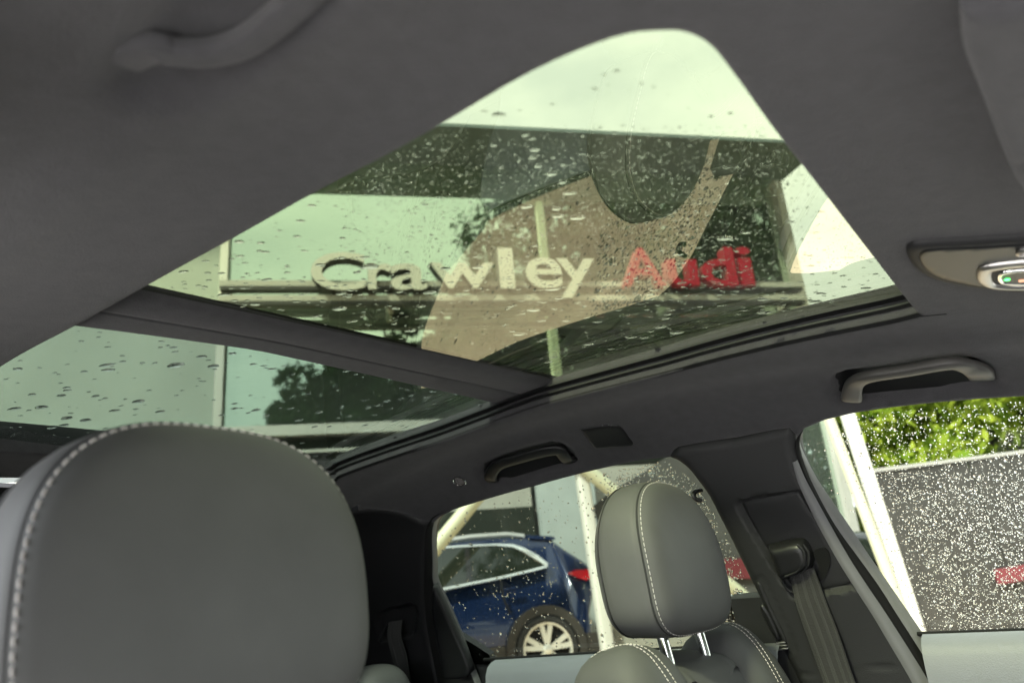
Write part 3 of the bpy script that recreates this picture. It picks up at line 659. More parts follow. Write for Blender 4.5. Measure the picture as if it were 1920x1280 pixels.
conO = px_loop([(1700, 470), (1703, 456), (1730, 448), (1820, 443), (1925, 436), (2050, 430), (2140, 445), (2160, 500), (2120, 540), (2000, 548), (1925, 542), (1845, 535), (1780, 524), (1740, 512), (1715, 494)])
rec_list = [(recF, .016, .014), (recR, .010, .012), (recD, .010, .024)]
ridge = np.array([uv(*p) for p in [(1250, 780), (1420, 720), (1560, 672), (1700, 655), (1850, 640)]])
def headf(v):
    o = np.zeros(len(v))
    for poly, dp, rr in rec_list:
        q = np.array(poly); lo = q.min(0)-.04; hi = q.max(0)+.04; k = np.where(((v > lo) & (v < hi)).all(1))[0]
        if len(k) == 0: continue
        d = dist_poly(v[k], q); ins = inside(v[k], q); sd_ = np.where(ins, d, -d); t = np.clip(sd_/rr+.15, 0, 1); o[k] -= dp*t*t*(3-2*t)
    # a soft roll along the roof frame beside the glass
    o += .004*np.exp(-((np.abs(v[:, 1])-.47)/.03)**2)
    return o
P('headliner', outl, 0, M['headliner'], holes=[hole], res=.0125, depth=.05, roll=.003, rollr=.006, hf=headf)
# glass panes -------------------------------------------------------
OG = -.036
def zp(x, y): return zr(y)+.036+.0008*(1-(x/.47)**2)      # the glass is nearly flat across the car
def pane_pt(px, py):
    d = ray(px, py); k = .35/max(d.z, 1e-3)
    for _ in range(12):
        q = CAM+d*k; e = 1e-4; f = q.z-zp(q.x, q.y); q2 = CAM+d*(k+e); k -= f*e/((q2.z-zp(q2.x, q2.y))-f)
    return CAM+d*k
def pane_n(x, y): e = 1e-3; return Vector((-(zp(x+e, y)-zp(x-e, y))/(2*e), -(zp(x, y+e)-zp(x, y-e))/(2*e), 1)).normalized()
def roofpane(name, y0, y1, m):
    ys_ = np.linspace(y0, y1, 40); xs_ = np.linspace(-.475, .475, 30); b = MB(); b.rings([[Vector((x, y, zp(x, y))) for x in xs_] for y in ys_], False, False); return b.build(name, m, car_t, True, 0)
# left guide rail under the glass: stepped black profile
lpath = cr2(le[:1]+le+[(1.34, sL+.003), (1.372, sL+.003)], 4, False)
lpath = [(fe[-1][0]-.03, le[0][1]+.001)]+[tuple(p) for p in lpath]
sweep_uv('roof_rail', lpath, [(.004, .001), (-.001, -.003), (.003, -.009), (.010, -.0105), (.010, -.014), (-.001, -.0155), (-.006, -.018), (-.006, -.021), (.004, -.0225), (.006, -.027), (-.004, -.0285), (-.010, -.030), (-.010, -.0335), (.0, -.035)], M['black'], car_t)
rpath = [(-.0+p[0], p[1]) for p in re[::-1]]; rpath = [(a_, s_-.016) for a_, s_ in rpath]+[(1.37, rpath[-1][1]-.016)]
sweep_uv('roof_rail', rpath, [(-.002, -.010), (.002, -.016), (-.004, -.020), (-.004, -.027), (.008, -.030), (.008, -.035)], M['black'], car_t)
# black printed margin on the glass along the rail
# crossbeam between the two panes -----------------------------------
YS = (pane_pt(270, 544).y+pane_pt(1056, 716).y)/2+.055
roofpane('roof_glass', .085, YS-.004, M['glassroof']); roofpane('rear_roof_glass', YS+.004, 1.475, M['glassrear'])
fA, fB = pane_pt(270, 544), pane_pt(1056, 716); yr = (fA.y+fB.y)/2+.115; print('beam', fA, fB, yr)
r1_, r2_, r3_ = ony(150, 612, yr), ony(660, 685, yr), ony(960, 745, yr)
xs = np.linspace(-.46, .48, 30); bm_ = MB(); rings = []
cf = np.polyfit([r1_.x, r2_.x, r3_.x], [r1_.z, r2_.z, r3_.z], 2)
for x in xs:
    t = (x-fA.x)/(fB.x-fA.x); y0 = fA.y+(fB.y-fA.y)*t; z1 = float(np.polyval(cf, x)); z0 = zp(x, y0); zq = min(z1, z0-.012)
    L = lambda f, dz: Vector((x, y0+(yr-y0)*f, z0+(zq-z0)*f+dz))
    rings.append([L(-.03, .006), L(.0, -.001), L(.03, -.005), L(.12, -.009), L(.42, -.009), L(.50, -.006), L(.53, -.0035), L(.56, -.006), L(.90, -.003), L(.98, -.001), L(1.0, .001), Vector((x, yr+.003, zq+.004)), Vector((x, yr+.004, zp(x, yr)-.001))])
bm_.rings(rings, False, False); bm_.build('roof_crossbeam', M['headliner'], car_t, True, 35)
# B pillar trim ------------------------------------------------------
low = uvs([(1760, 1310), (1700, 1340), (1600, 1350), (1520, 1330)])
pillar = cr2([uSB[0], uSB[0]]+uSB[1:-1]+[uvs([(1491, 822)])[0]]+uWfl[:1]+uWfl[1:]+low[:1]+low+[uWrr[-1]]+uWrr[::-1][1:-1]+[uWrr[0]], 3)
inset_px = [(1383, 948), (1388, 938), (1402, 934), (1480, 920), (1497, 920), (1506, 930), (1560, 1018), (1603, 1088), (1606, 1098), (1598, 1103), (1550, 1113), (1492, 1118), (1478, 1105), (1440, 1048), (1405, 990)]
inset = px_loop(inset_px)
ridge_l = np.array([uv(*p) for p in [(1478, 845), (1484, 880), (1498, 915), (1540, 985), (1580, 1052), (1612, 1105), (1645, 1155), (1680, 1210), (1735, 1295)]])
adj = px_loop([(1411, 1092), (1418, 1084), (1434, 1083), (1446, 1110), (1470, 1160), (1490, 1208), (1486, 1218), (1472, 1222), (1455, 1190), (1430, 1135)])
groove = np.array(uvs([(1440, 1262), (1500, 1262), (1560, 1258), (1640, 1250), (1700, 1243), (1740, 1238)]))
def dl(v, line):
    d = np.full(len(v), 9.)
    for i in range(len(line)-1):
        a, c = line[i], line[i+1]; ab = c-a; t = np.clip(((v-a)@ab)/(ab@ab), 0, 1); d = np.minimum(d, np.hypot(*(v-(a+t[:, None]*ab)).T))
    return d
def pilf(v):
    o = np.zeros(len(v))
    q = np.array(inset); d = dist_poly(v, q); sd_ = np.where(inside(v, q), d, -d); t = np.clip(sd_/.007+.3, 0, 1); o -= .012*t*t*(3-2*t)
    q = np.array(adj); d = dist_poly(v, q); o -= .0022*np.exp(-(d/.0016)**2)
    o -= .0025*np.exp(-(dl(v, groove)/.0018)**2)
    return o
P('pillar_trim', pillar, .004, M['trim'], res=.006, depth=.05, roll=.010, rollr=.013, hf=pilf)
# the highlight on the pillar's door-side lip is painted by a paler strip below
P('pillar_inset', [tuple(p) for p in shrink(inset if sum(inset[i-1][0]*inset[i][1]-inset[i][0]*inset[i-1][1] for i in range(len(inset))) > 0 else inset[::-1], .006)], -.0065, M['trimdark'], res=.010, depth=.004, roll=.002, rollr=.004)
# belt height adjuster clip and ribs on the rear edge of the pillar
def lump(name, pts, off0, off1, m, parent=car_t, sub=4, roll=.003): return P(name, px_loop(pts, 0, sub), off1, m, parent, res=.006, depth=off1-off0, roll=roll, rollr=.004)
lump('height_adjuster', [(1428, 1136), (1436, 1132), (1452, 1160), (1464, 1190), (1458, 1194), (1444, 1172)], -.003, .012, M['black'])
lump('slot_cover', [(1421, 1096), (1428, 1093), (1447, 1135), (1476, 1196), (1470, 1200), (1444, 1150)], -.004, .007, M['trimdark'])
for k in range(3):
    y_ = 1202+k*5.5; lump('rib', [(1457+k*2, y_), (1472+k*2.3, y_-2.5), (1474+k*2.3, y_+1), (1458+k*2, y_+3)], -.001, .009, M['satin'], sub=2, roll=.001)
# coat hook on the rear edge of the pillar
hk = [S(*uv(1316, 918), .004), S(*uv(1312, 915), .018), S(*uv(1310, 918), .028), S(*uv(1315, 926), .030), S(*uv(1322, 931), .022)]
bb = MB(); bb.tube([Vector(p) for p in cr2(hk, 5, False)], .0042, 8); bb.build('coat_hook', M['black'], car_t)
# window seals, door frames, panes, left side ------------------------
def ringpatch(name, outer, inner, off, m, **k): return P(name, outer, off, m, holes=[inner], **k)
ext = (-.40, SW+.01)
def closeF(top, left, ybase): return top, left
Mf = uvs([(1496, 826), (1506, 862), (1519, 896), (1545, 948), (1572, 993), (1612, 1048), (1648, 1098), (1676, 1142), (1705, 1187), (1760, 1275)], -.012)
Gf_top = uvs([(1920, 742), (1750, 751), (1600, 771), (1546, 785), (1512, 801)], -.024)
Gf = uvs([(1499, 822), (1501, 836), (1513, 862), (1531, 896), (1566, 948), (1597, 993), (1634, 1048), (1667, 1095), (1700, 1143), (1730, 1187), (1790, 1280)], -.024)
fo = cr2([(uWft[0][0]-.25, uWft[0][1]-.02)]+[(a, s-.02) for a, s in uWft[:-1]]+[uWfl[0]]+uWfl, 4, False); fo = [tuple(p) for p in fo]
def strip2(name, A_, B_, offA, offB, m, n=60, parent=car_t):
    """Surface joining two shell polylines."""
    def rs(L, n):
        L = np.array(L); d = np.concatenate([[0], np.cumsum(np.hypot(*np.diff(L, axis=0).T))]); t = np.linspace(0, d[-1], n); return np.stack([np.interp(t, d, L[:, 0]), np.interp(t, d, L[:, 1])], 1)
    a = rs(cr2(A_, 4, False), n); c = rs(cr2(B_, 4, False), n); bb = MB(); k = 5
    bb.rings([[S(*(a[i]+(c[i]-a[i])*t), offA+(offB-offA)*t+.004*math.sin(math.pi*t)) for t in np.linspace(0, 1, k)] for i in range(n)], False, False)
    return bb.build(name, m, parent, True, 60)
strip2('window_seal', [uWft[-2], uWft[-1]]+uWfl, [Mf[0]]+Mf, -.004, -.014, M['rubber'])
strip2('door_frame', Mf, Gf, -.012, -.026, M['frame'])
gy = [p[0] for p in Gf]
P('window_pane', [(-.40, SW-.06), (.30, SW-.06), (.50, SW-.04), (.50, SW+.40), (-.40, SW+.40)], -.030, M['glassside'], res=.03, depth=0)
em = MB()
for (x0, y0, x1, y1) in ((1741, 1168, 1749, 1168), (1741, 1168, 1741, 1177), (1741, 1177, 1750, 1177), (1750, 1177, 1749, 1172), (1749, 1172, 1745, 1172), (1727, 1170, 1727, 1177), (1733, 1170, 1733, 1177), (1727, 1170, 1730, 1174), (1730, 1174, 1733, 1170), (1722, 1148, 1736, 1147), (1724, 1152, 1737, 1151)):
    em.tube([S(*uv(x0, y0, -.030), -.0292), S(*uv(x1, y1, -.030), -.0292)], .00045, 4)
em.build('etched_mark', M['black'], car_t)
# rear door window
Gr_l = uvs([(858, 950), (828, 966), (819, 985), (818, 1010), (820, 1050), (822, 1085), (843, 1130), (862, 1174), (885, 1236), (905, 1290)], -.024)
Mr_l = uvs([(848, 952), (822, 966), (813, 985), (811, 1010), (812, 1050), (814, 1095), (836, 1148), (859, 1200), (879, 1248), (895, 1290)], -.012)
Sr_l = uvs([(836, 958), (812, 968), (800, 990), (797, 1020), (797, 1060), (796, 1110), (802, 1180), (816, 1250), (826, 1300)], 0)
strip2('door_frame', Mr_l, Gr_l, -.010, -.026, M['frame'])
strip2('window_seal', Sr_l, Mr_l, .002, -.010, M['rubber'])
P('window_pane', [(.46, SW-.05), (.60, SW-.05), (1.2, SW-.05), (1.42, SW+.02), (1.42, SW+.40), (.46, SW+.40)], -.030, M['glassprivacy'], res=.03, depth=0)
# C pillar trim
cp = cr2(seamC[::-1][:1]+seamC[::-1]+[uv(803, 990), uv(797, 1030), uv(796, 1110), uv(802, 1180), uv(816, 1250), uv(832, 1330), uv(832, 1330), uv(640, 1330), uv(640, 1330)], 3)
recB = np.array(px_loop([(708, 1150), (735, 1140), (772, 1132), (782, 1140), (783, 1165), (776, 1185), (760, 1192), (722, 1200), (712, 1195)]))
def cpf(v):
    d = dist_poly(v, recB); sd_ = np.where(inside(v, recB), d, -d); t = np.clip(sd_/.008+.2, 0, 1); return -.014*t*t*(3-2*t)
P('pillar_trim', cp, .003, M['trimdark'], res=.009, depth=.05, roll=.006, rollr=.01, hf=cpf)
gd = uvs([(731, 1166), (714, 1196), (720, 1202), (738, 1197)], 0)
bb = MB(); bb.tube([S(*p, .010) for p in gd], .0022, 8); bb.build('belt_guide', M['trim'], car_t)
# quarter panel inside the rear door, and door tops
P('quarter_panel', cr2([uv(812, 1098)]*2+[uv(836, 1150), uv(858, 1200), uv(879, 1250)]+[uv(876, 1268)]*2+[uv(832, 1275)]*2+[uv(818, 1200), uv(810, 1140)], 3), .003, M['black'], res=.012, depth=.02, roll=.003, rollr=.006)
def doortop(y0, y1, z0, z1, nm, m):
    bb = MB(); rings = []
    for k in range(25):
        y = y0+(y1-y0)*k/24; z = z0+(z1-z0)*k/24; e_ = 0
        rings.append([Vector((x, y, z+dz)) for x, dz in ((.778, -.030), (.766, -.006), (.752, .0), (.738, .001), (.722, -.003), (.708, -.012), (.700, -.028), (.697, -.06), (.698, -.13), (.706, -.16), (.716, -.20), (.70, -.30), (.72, -.75))])
    bb.rings(rings, False, False); return bb.build(nm, m, car_t, True, 40)
doortop(-.42, .315, 1.0695, 1.068, 'door_trim', M['door']); doortop(.545, 1.205, 1.062, 1.044, 'door_trim', M['door'])
bb = MB(); bb.tube([Vector((.752, -.42, 1.070)), Vector((.752, .325, 1.0685))], .0035, 8); bb.build('window_seal', M['rubber'], car_t)
bb = MB(); bb.tube([Vector((.752, .50, 1.0635)), Vector((.752, 1.25, 1.0445))], .0035, 8); bb.build('window_seal', M['rubber'], car_t)
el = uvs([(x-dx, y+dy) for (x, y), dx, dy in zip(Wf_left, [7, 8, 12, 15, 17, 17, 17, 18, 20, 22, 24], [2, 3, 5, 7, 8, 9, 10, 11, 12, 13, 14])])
strip2('pillar_edge_highlight', el[1:], uWfl[1:], .0045, -.001, M['edge'])  # strip along the lip, its lighter grey painting the highlight
for nm_, poly_, o_ in (('handle_recess', recF, -.0145), ('handle_recess', recR, -.0085)):
    q_ = poly_ if sum(poly_[i-1][0]*poly_[i][1]-poly_[i][0]*poly_[i-1][1] for i in range(len(poly_))) > 0 else poly_[::-1]
    P(nm_, [tuple(z_) for z_ in shrink(q_, .007)], o_, M['black'], res=.012, depth=0)
# grab handles -------------------------------------------------------
def handle(pts, wd, th, m, label=None, nm='grab_handle'):
    sn_ = lambda o_: 0 if o_ < .006 else (.012 if o_ < .017 else (.022 if o_ < .026 else .03)); UV_ = [uv(px, py, sn_(of)) for px, py, of in pts]; P_ = [S(*u_, pp[2]) for u_, pp in zip(UV_, pts)]; N_ = [SN(*u_) for u_ in UV_]
    ii = cr2(P_, 6, False); nn = cr2(N_, 6, False); n = len(ii)
    wv = [float(np.interp(i/(n-1), np.linspace(0, 1, len(wd)), wd)) for i in range(n)]
    o = bar(nm, [Vector(p) for p in ii], [Vector(p) for p in nn], wv, th, m, car_t, 16)
    if label: o['label'] = label
    return o
handle([(1598, 752, -.012), (1597, 742, .004), (1602, 720, .012), (1628, 706, .022), (1700, 692, .024), (1780, 681, .022), (1815, 682, .016), (1834, 696, .012), (1842, 716, -.010)], [.030, .032, .026, .021, .020, .021, .027, .034, .034], .014, M['handle'], 'grey grab handle over the front door')
handle([(925, 908, -.012), (920, 892, .004), (932, 874, .010), (975, 858, .012), (1020, 846, .012), (1048, 846, .010), (1064, 858, .004), (1072, 868, -.010)], [.028, .028, .026, .026, .026, .028, .028, .028], .011, M['black'], 'black folded grab handle over the rear door')
handle([(225, 135, -.010), (285, 95, -.002), (330, 98, .000), (400, 95, .001), (470, 70, .001), (560, 0, .0), (640, -80, -.004)], [.030, .022, .018, .018, .018, .018, .022], .012, M['headliner'], 'blurred grab handle close to the lens')
# small black hook cover, reading lamp
P('hook_cover', px_loop([(1089, 803), (1089, 803), (1140, 796), (1163, 799), (1178, 818), (1186, 834), (1150, 837), (1122, 840), (1112, 834)]), .0035, M['black'], res=.008, depth=.006, roll=.002, rollr=.004)
yy, ss = uv(862, 900); c_ = S(yy, ss, .001); n_ = SN(yy, ss); a1 = n_.orthogonal().normalized(); a2 = n_.cross(a1)
def disc(c, n, prof_, k=32):
    a1 = n.orthogonal().normalized(); a2 = n.cross(a1); bb = MB(); bb.rings([[c+n*h+(a1*math.cos(2*math.pi*i/k)+a2*math.sin(2*math.pi*i/k))*r for i in range(k)] for r, h in prof_], True, True); return bb
lampt = disc(c_, n_, [(.0155, -.002), (.0155, .003), (.0138, .0042), (.0125, .003), (.0122, .0005)]).build('reading_lamp', M['chrome'], car_t)
disc(c_, n_, [(.0122, .0005), (.0110, .003), (.0055, .0042), (.005, .0025), (.0044, .0045), (.001, .0050)]).build('lamp_lens', M['lens'], lampt)
# overhead console ---------------------------------------------------
con = P('overhead_console', conO, .007, M['trim'], res=.008, depth=.012, roll=.004, rollr=.006)
ci = px_loop([(1722, 474), (1724, 462), (1745, 454), (1830, 450), (1930, 444), (2040, 440), (2120, 452), (2140, 495), (2100, 528), (2000, 538), (1925, 533), (1850, 527), (1790, 517), (1755, 507), (1733, 492)])
P('console_panel', ci, .0085, M['black'], con, res=.009, depth=.003, roll=.002, rollr=.003)
bz = px_loop([(1833, 512), (1830, 494), (1842, 484), (1880, 477), (1930, 472), (2010, 470), (2060, 480), (2070, 510), (2030, 530), (1930, 527), (1860, 524)])
bz2 = px_loop([(1862, 514), (1858, 497), (1866, 489), (1900, 484), (1940, 481), (2000, 480), (2040, 488), (2048, 508), (2020, 520), (1930, 520), (1880, 519)])
bzl = P('lamp_bezel', bz, .013, M['satin'], con, holes=[bz2], res=.006, depth=.006, roll=.003, rollr=.004)
bz3 = px_loop([(1872, 512), (1870, 500), (1880, 492), (1920, 488), (1990, 486), (2020, 495), (2015, 512), (1940, 517), (1890, 516)])
bz4 = px_loop([(1880, 510), (1878, 500), (1886, 495), (1920, 491), (1990, 490), (2010, 497), (2006, 509), (1940, 513), (1892, 512)])
P('switch_frame', bz2, .010, M['trim'], con, res=.006, depth=.003)
P('switch_bezel', bz3, .0125, M['chrome'], con, holes=[bz4], res=.004, depth=.003, roll=.001, rollr=.002)
P('touch_panel', bz4, .0115, M['black'], con, res=.006, depth=.002)
yy, ss = uv(1887, 505); disc(S(yy, ss, .0118), SN(yy, ss), [(.0028, 0), (.0026, .0006)], 16).build('indicator_lamp', M['green'], con)
P('lamp_symbol', px_loop([(1908, 506), (1908, 506), (1930, 503), (1930, 503), (1930, 508), (1930, 508), (1909, 510), (1909, 510)]), .0121, M['amber'], con, res=.004, depth=.0004)
yy, ss = uv(1922, 455); disc(S(yy, ss, .009), SN(yy, ss), [(.0085, 0), (.0085, .003), (.006, .004), (.0055, .001)], 24).build('microphone_ring', M['satin'], con)
# sun visor in front of the headliner --------------------------------
vz = px_loop([(1795, -60), (1795, -60), (1802, 20), (1830, 100), (1862, 190), (1888, 260), (1910, 300), (1945, 325), (2100, 330), (2300, 250), (2300, 250), (2200, -100), (2200, -100)], 0)
P('sun_visor', vz, .026, M['headliner'], res=.015, depth=.016, roll=.006, rollr=.008)
vr = px_loop([(1770, -60), (1772, 20), (1800, 110), (1832, 165), (1820, 195), (1810, 235), (1828, 290), (1870, 318), (1925, 330), (2100, 340), (2300, 260), (2250, -100)])
# ---------------------------------------------------------------- rear end, floor, right side
zt_ = ony(50, 902, 1.50).z
tg = MB(); rings = []
for x in np.linspace(-.80, .80, 20): rings.append([Vector((x, 1.505, zt_-.004)), Vector((x, 1.50, zt_-.012)), Vector((x, 1.53, zt_-.06)), Vector((x, 1.80, 1.02)), Vector((x, 1.86, .3))])
tg.rings(rings, False, False); tg.build('tailgate_trim', M['trimdark'], car_t)
fl = MB(); fl.box((0, .5, .26), (.80, 0, 0), (0, 1.45, 0), (0, 0, .03)); fl.build('floor', M['trimdark'], car_t, False)
for sx in (-1, 1):
    if sx > 0: continue
    fl = MB(); fl.box((sx*.76, 1.15, .66), (.02, 0, 0), (0, .68, 0), (0, 0, .38)); fl.build('rear_door_panel', M['trimdark'], car_t, False)
fl = MB(); fl.box((.76, .5, .5), (.02, 0, 0), (0, 1.36, 0), (0, 0, .26)); fl.build('sill_panel', M['trimdark'], car_t, False)
P('pillar_trim', [(.42, -SW+.01), (.62, -SW-.01), (.70, -SW-.33), (.40, -SW-.33)], .0, M['trimdark'], res=.03, depth=.05)
P('quarter_trim', [(1.02, -.60), (1.55, -.55), (1.95, -.60), (1.95, -SMAX+.02), (1.02, -SMAX+.02), (1.10, -SW-.25)], -.03, M['trimdark'], res=.04, depth=.02)
P('quarter_trim', [(1.34, .60), (1.55, .50), (1.95, .60), (1.95, SMAX-.02), (1.20, SMAX-.02), (1.25, SW+.38), (1.38, SW+.3)], -.035, M['trimdark'], res=.04, depth=.02)
for sx, y0_, y1_ in ((1, -.42, 1.6), (-1, .50, 1.6)):
    fl = MB(); fl.box((sx*.80, (y0_+y1_)/2, .63), (.015, 0, 0), (0, (y1_-y0_)/2, 0), (0, 0, .40)); fl.build('body_side', M['bodysteel'], car_t, False)
P('pillar_trim', [(.42, SW+.28), (.62, SW+.28), (.62, SMAX-.02), (.40, SMAX-.02)], -.004, M['trim'], res=.03, depth=.03)
ds = MB(); rings = []
for x in np.linspace(-.74, .74, 14): rings.append([Vector((x, -.38, .40)), Vector((x, -.42, .75)), Vector((x, -.47, .93)), Vector((x, -.56, .98)), Vector((x, -1.05, .96))])
ds.rings(rings, False, False); ds.build('dashboard', M['trimdark'], car_t)
wsn = MB(); rings = []
for x in np.linspace(-.66, .66, 16): k_ = 1-(x/.66)**2; rings.append([Vector((x, -.345-.02*k_, zr(-.36)+.01*k_)), Vector((x*1.05, -.62-.06*k_, 1.17+.01*k_)), Vector((x*1.1, -1.0-.10*k_, .95))])
wsn.rings(rings, False, False); wsn.build('windscreen', M['glassfront'], car_t, True, 60)
bn = MB(); rings = []
for x in np.linspace(-.85, .85, 14): k_ = 1-(x/.85)**4; rings.append([Vector((x, -.95, .90+.03*k_)), Vector((x, -1.5, .88+.03*k_)), Vector((x, -2.0, .78+.03*k_)), Vector((x, -2.25, .60)), Vector((x, -2.3, .25))])
bn.rings(rings, False, False); bn.build('bonnet', M['bodysteel'], car_t, True, 50)
# the driver door stands open beside the camera
hx, hy, an = -.82, -.30, math.radians(68); dd = Vector((-math.sin(an), math.cos(an), 0)); dn_ = Vector((dd.y, -dd.x, 0))
def DP(l, z, o): return Vector((hx, hy, 0))+dd*l+Vector((0, 0, z))+dn_*o
db = MB(); rings = []
for l in np.linspace(0, 1.02, 14): rings.append([DP(l, .42, -.03), DP(l, .42, .05), DP(l, .70, .075), DP(l, .90, .05), DP(l, 1.03, .055), DP(l, 1.06, .03), DP(l, 1.06, -.03), DP(l, .85, -.06)])
db.rings(rings); drv = db.build('driver_door', M['door'], car_t, True, 40)
db = MB(); db.tube([DP(.10, 1.06, 0), DP(.46, 1.36, .06), DP(.80, 1.42, .08), DP(1.0, 1.36, .07), DP(1.02, 1.06, 0)], .022, 8); db.build('window_frame', M['frame'], drv)
db = MB(); db.v = [DP(.12, 1.05, 0), DP(1.0, 1.05, 0), DP(.98, 1.35, .07), DP(.80, 1.41, .08), DP(.46, 1.35, .06)]; db.f = [(0, 1, 2, 3, 4)]; db.build('window_pane', M['glassside'], drv, False)
# ================================================================== front seat belt
sb = thing('seat_belt', 'dark front seat belt hanging from the guide on the middle pillar beside the passenger seat', 'seat belt', tuple(S(*uv(1500, 1050), .02)))
gpt = [(1444, 1040, .012), (1450, 1022, .020), (1480, 1016, .024), (1508, 1014, .026), (1523, 1030, .020)]
gl = MB()
def hump(px0, py0, px1, py1, o0, o1, wid): pass
gd_out = px_loop([(1441, 1022), (1441, 1022), (1476, 1013), (1500, 1010), (1512, 1015), (1522, 1032), (1526, 1052), (1518, 1066), (1496, 1076), (1470, 1082), (1462, 1076), (1450, 1048)])
def ghf(v):
    q = np.array(gd_out); d = dist_poly(v, q); t = np.clip(d/.016, 0, 1); return .020*np.sqrt(1-(1-t)**2)
patch('belt_guide', gd_out, .004, M['black'], sb, res=.005, depth=.012, hf=ghf)
for k in range(2):
    pl = [(1500+k*10, 1012+k*2), (1512+k*8, 1024+k*4), (1513+k*7, 1044+k*4), (1500+k*8, 1062+k*4), (1478+k*8, 1072+k*3)]
    bb = MB(); bb.tube([Vector(p) for p in cr2([S(*uv(*p), .0215-.004*k) for p in pl], 4, False)], .0022, 6); bb.build('guide_rib', M['trim'], sb)
ring_ = px_loop([(1522, 1040), (1532, 1030), (1548, 1030), (1556, 1050), (1550, 1075), (1538, 1090), (1530, 1080), (1534, 1060)])
patch('guide_hole', ring_, -.004, M['rubber'], sb, res=.006, depth=.003)
hoop = [S(*uv(*p), o) for *p, o in [(1472, 1075, .010), (1472, 1090, .008), (1482, 1104, .006), (1496, 1110, .006)]]
bb = MB(); bb.tube([Vector(p) for p in cr2(hoop, 5, False)], .0028, 8); bb.build('guide_hoop', M['black'], sb)
def belt(name, cl, cr_, off, m, ribs, parent, n=40):
    L = cr2([S(*uv(x, y), o) for x, y, o in cl], 8, False); R_ = cr2([S(*uv(x, y), o) for x, y, o in cr_], 8, False); k = min(len(L), len(R_))
    bb = MB(); rb = [MB() for _ in ribs]; rings = []; rr = [[] for _ in ribs]
    for i in range(k):
        a, c = Vector(L[i]), Vector(R_[i]); t_ = (Vector(L[min(i+1, k-1)])-Vector(L[max(i-1, 0)])).normalized(); nn = (c-a).cross(t_).normalized()
        if nn.dot(CAM-a) < 0: nn = -nn
        rings.append([a+(c-a)*f+nn*h for f, h in ((0, -.0006), (.01, .0005), (.08, .0006), (.92, .0006), (.99, .0005), (1, -.0006), (.5, -.0008))])
        for j, (f0, f1) in enumerate(ribs): rr[j].append([a+(c-a)*f0+nn*.0005, a+(c-a)*(f0+.01)+nn*.0011, a+(c-a)*(f1-.01)+nn*.0011, a+(c-a)*f1+nn*.0005])
    bb.rings(rings); o = bb.build(name, m, parent, True, 50)
    for j in range(len(ribs)): rb[j].rings(rr[j], False, False); rb[j].build('woven_stripe', M['webrib'], o, True, 50)
    return o
belt('webbing', [(1484, 1070, .012), (1490, 1100, .014), (1500, 1130, .022), (1524, 1190, .030), (1548, 1250, .036), (1580, 1330, .045)], [(1528, 1060, .010), (1540, 1090, .010), (1552, 1120, .014), (1578, 1180, .022), (1602, 1245, .028), (1636, 1330, .036)], 0, M['webbing'], [(.10, .19), (.38, .50), (.66, .76), (.88, .95)], sb)
sb2 = thing('seat_belt', 'grey rear seat belt hanging from the small guide behind the rear door window', 'seat belt', tuple(S(*uv(745, 1170), .01)))
belt('webbing', [(731, 1164, .004), (732, 1190, .012), (744, 1225, .018), (760, 1280, .022), (776, 1340, .026)], [(757, 1160, .004), (758, 1186, .012), (772, 1225, .018), (784, 1280, .022), (800, 1340, .026)], 0, M['greybelt'], [(.2, .3), (.7, .8)], sb2)
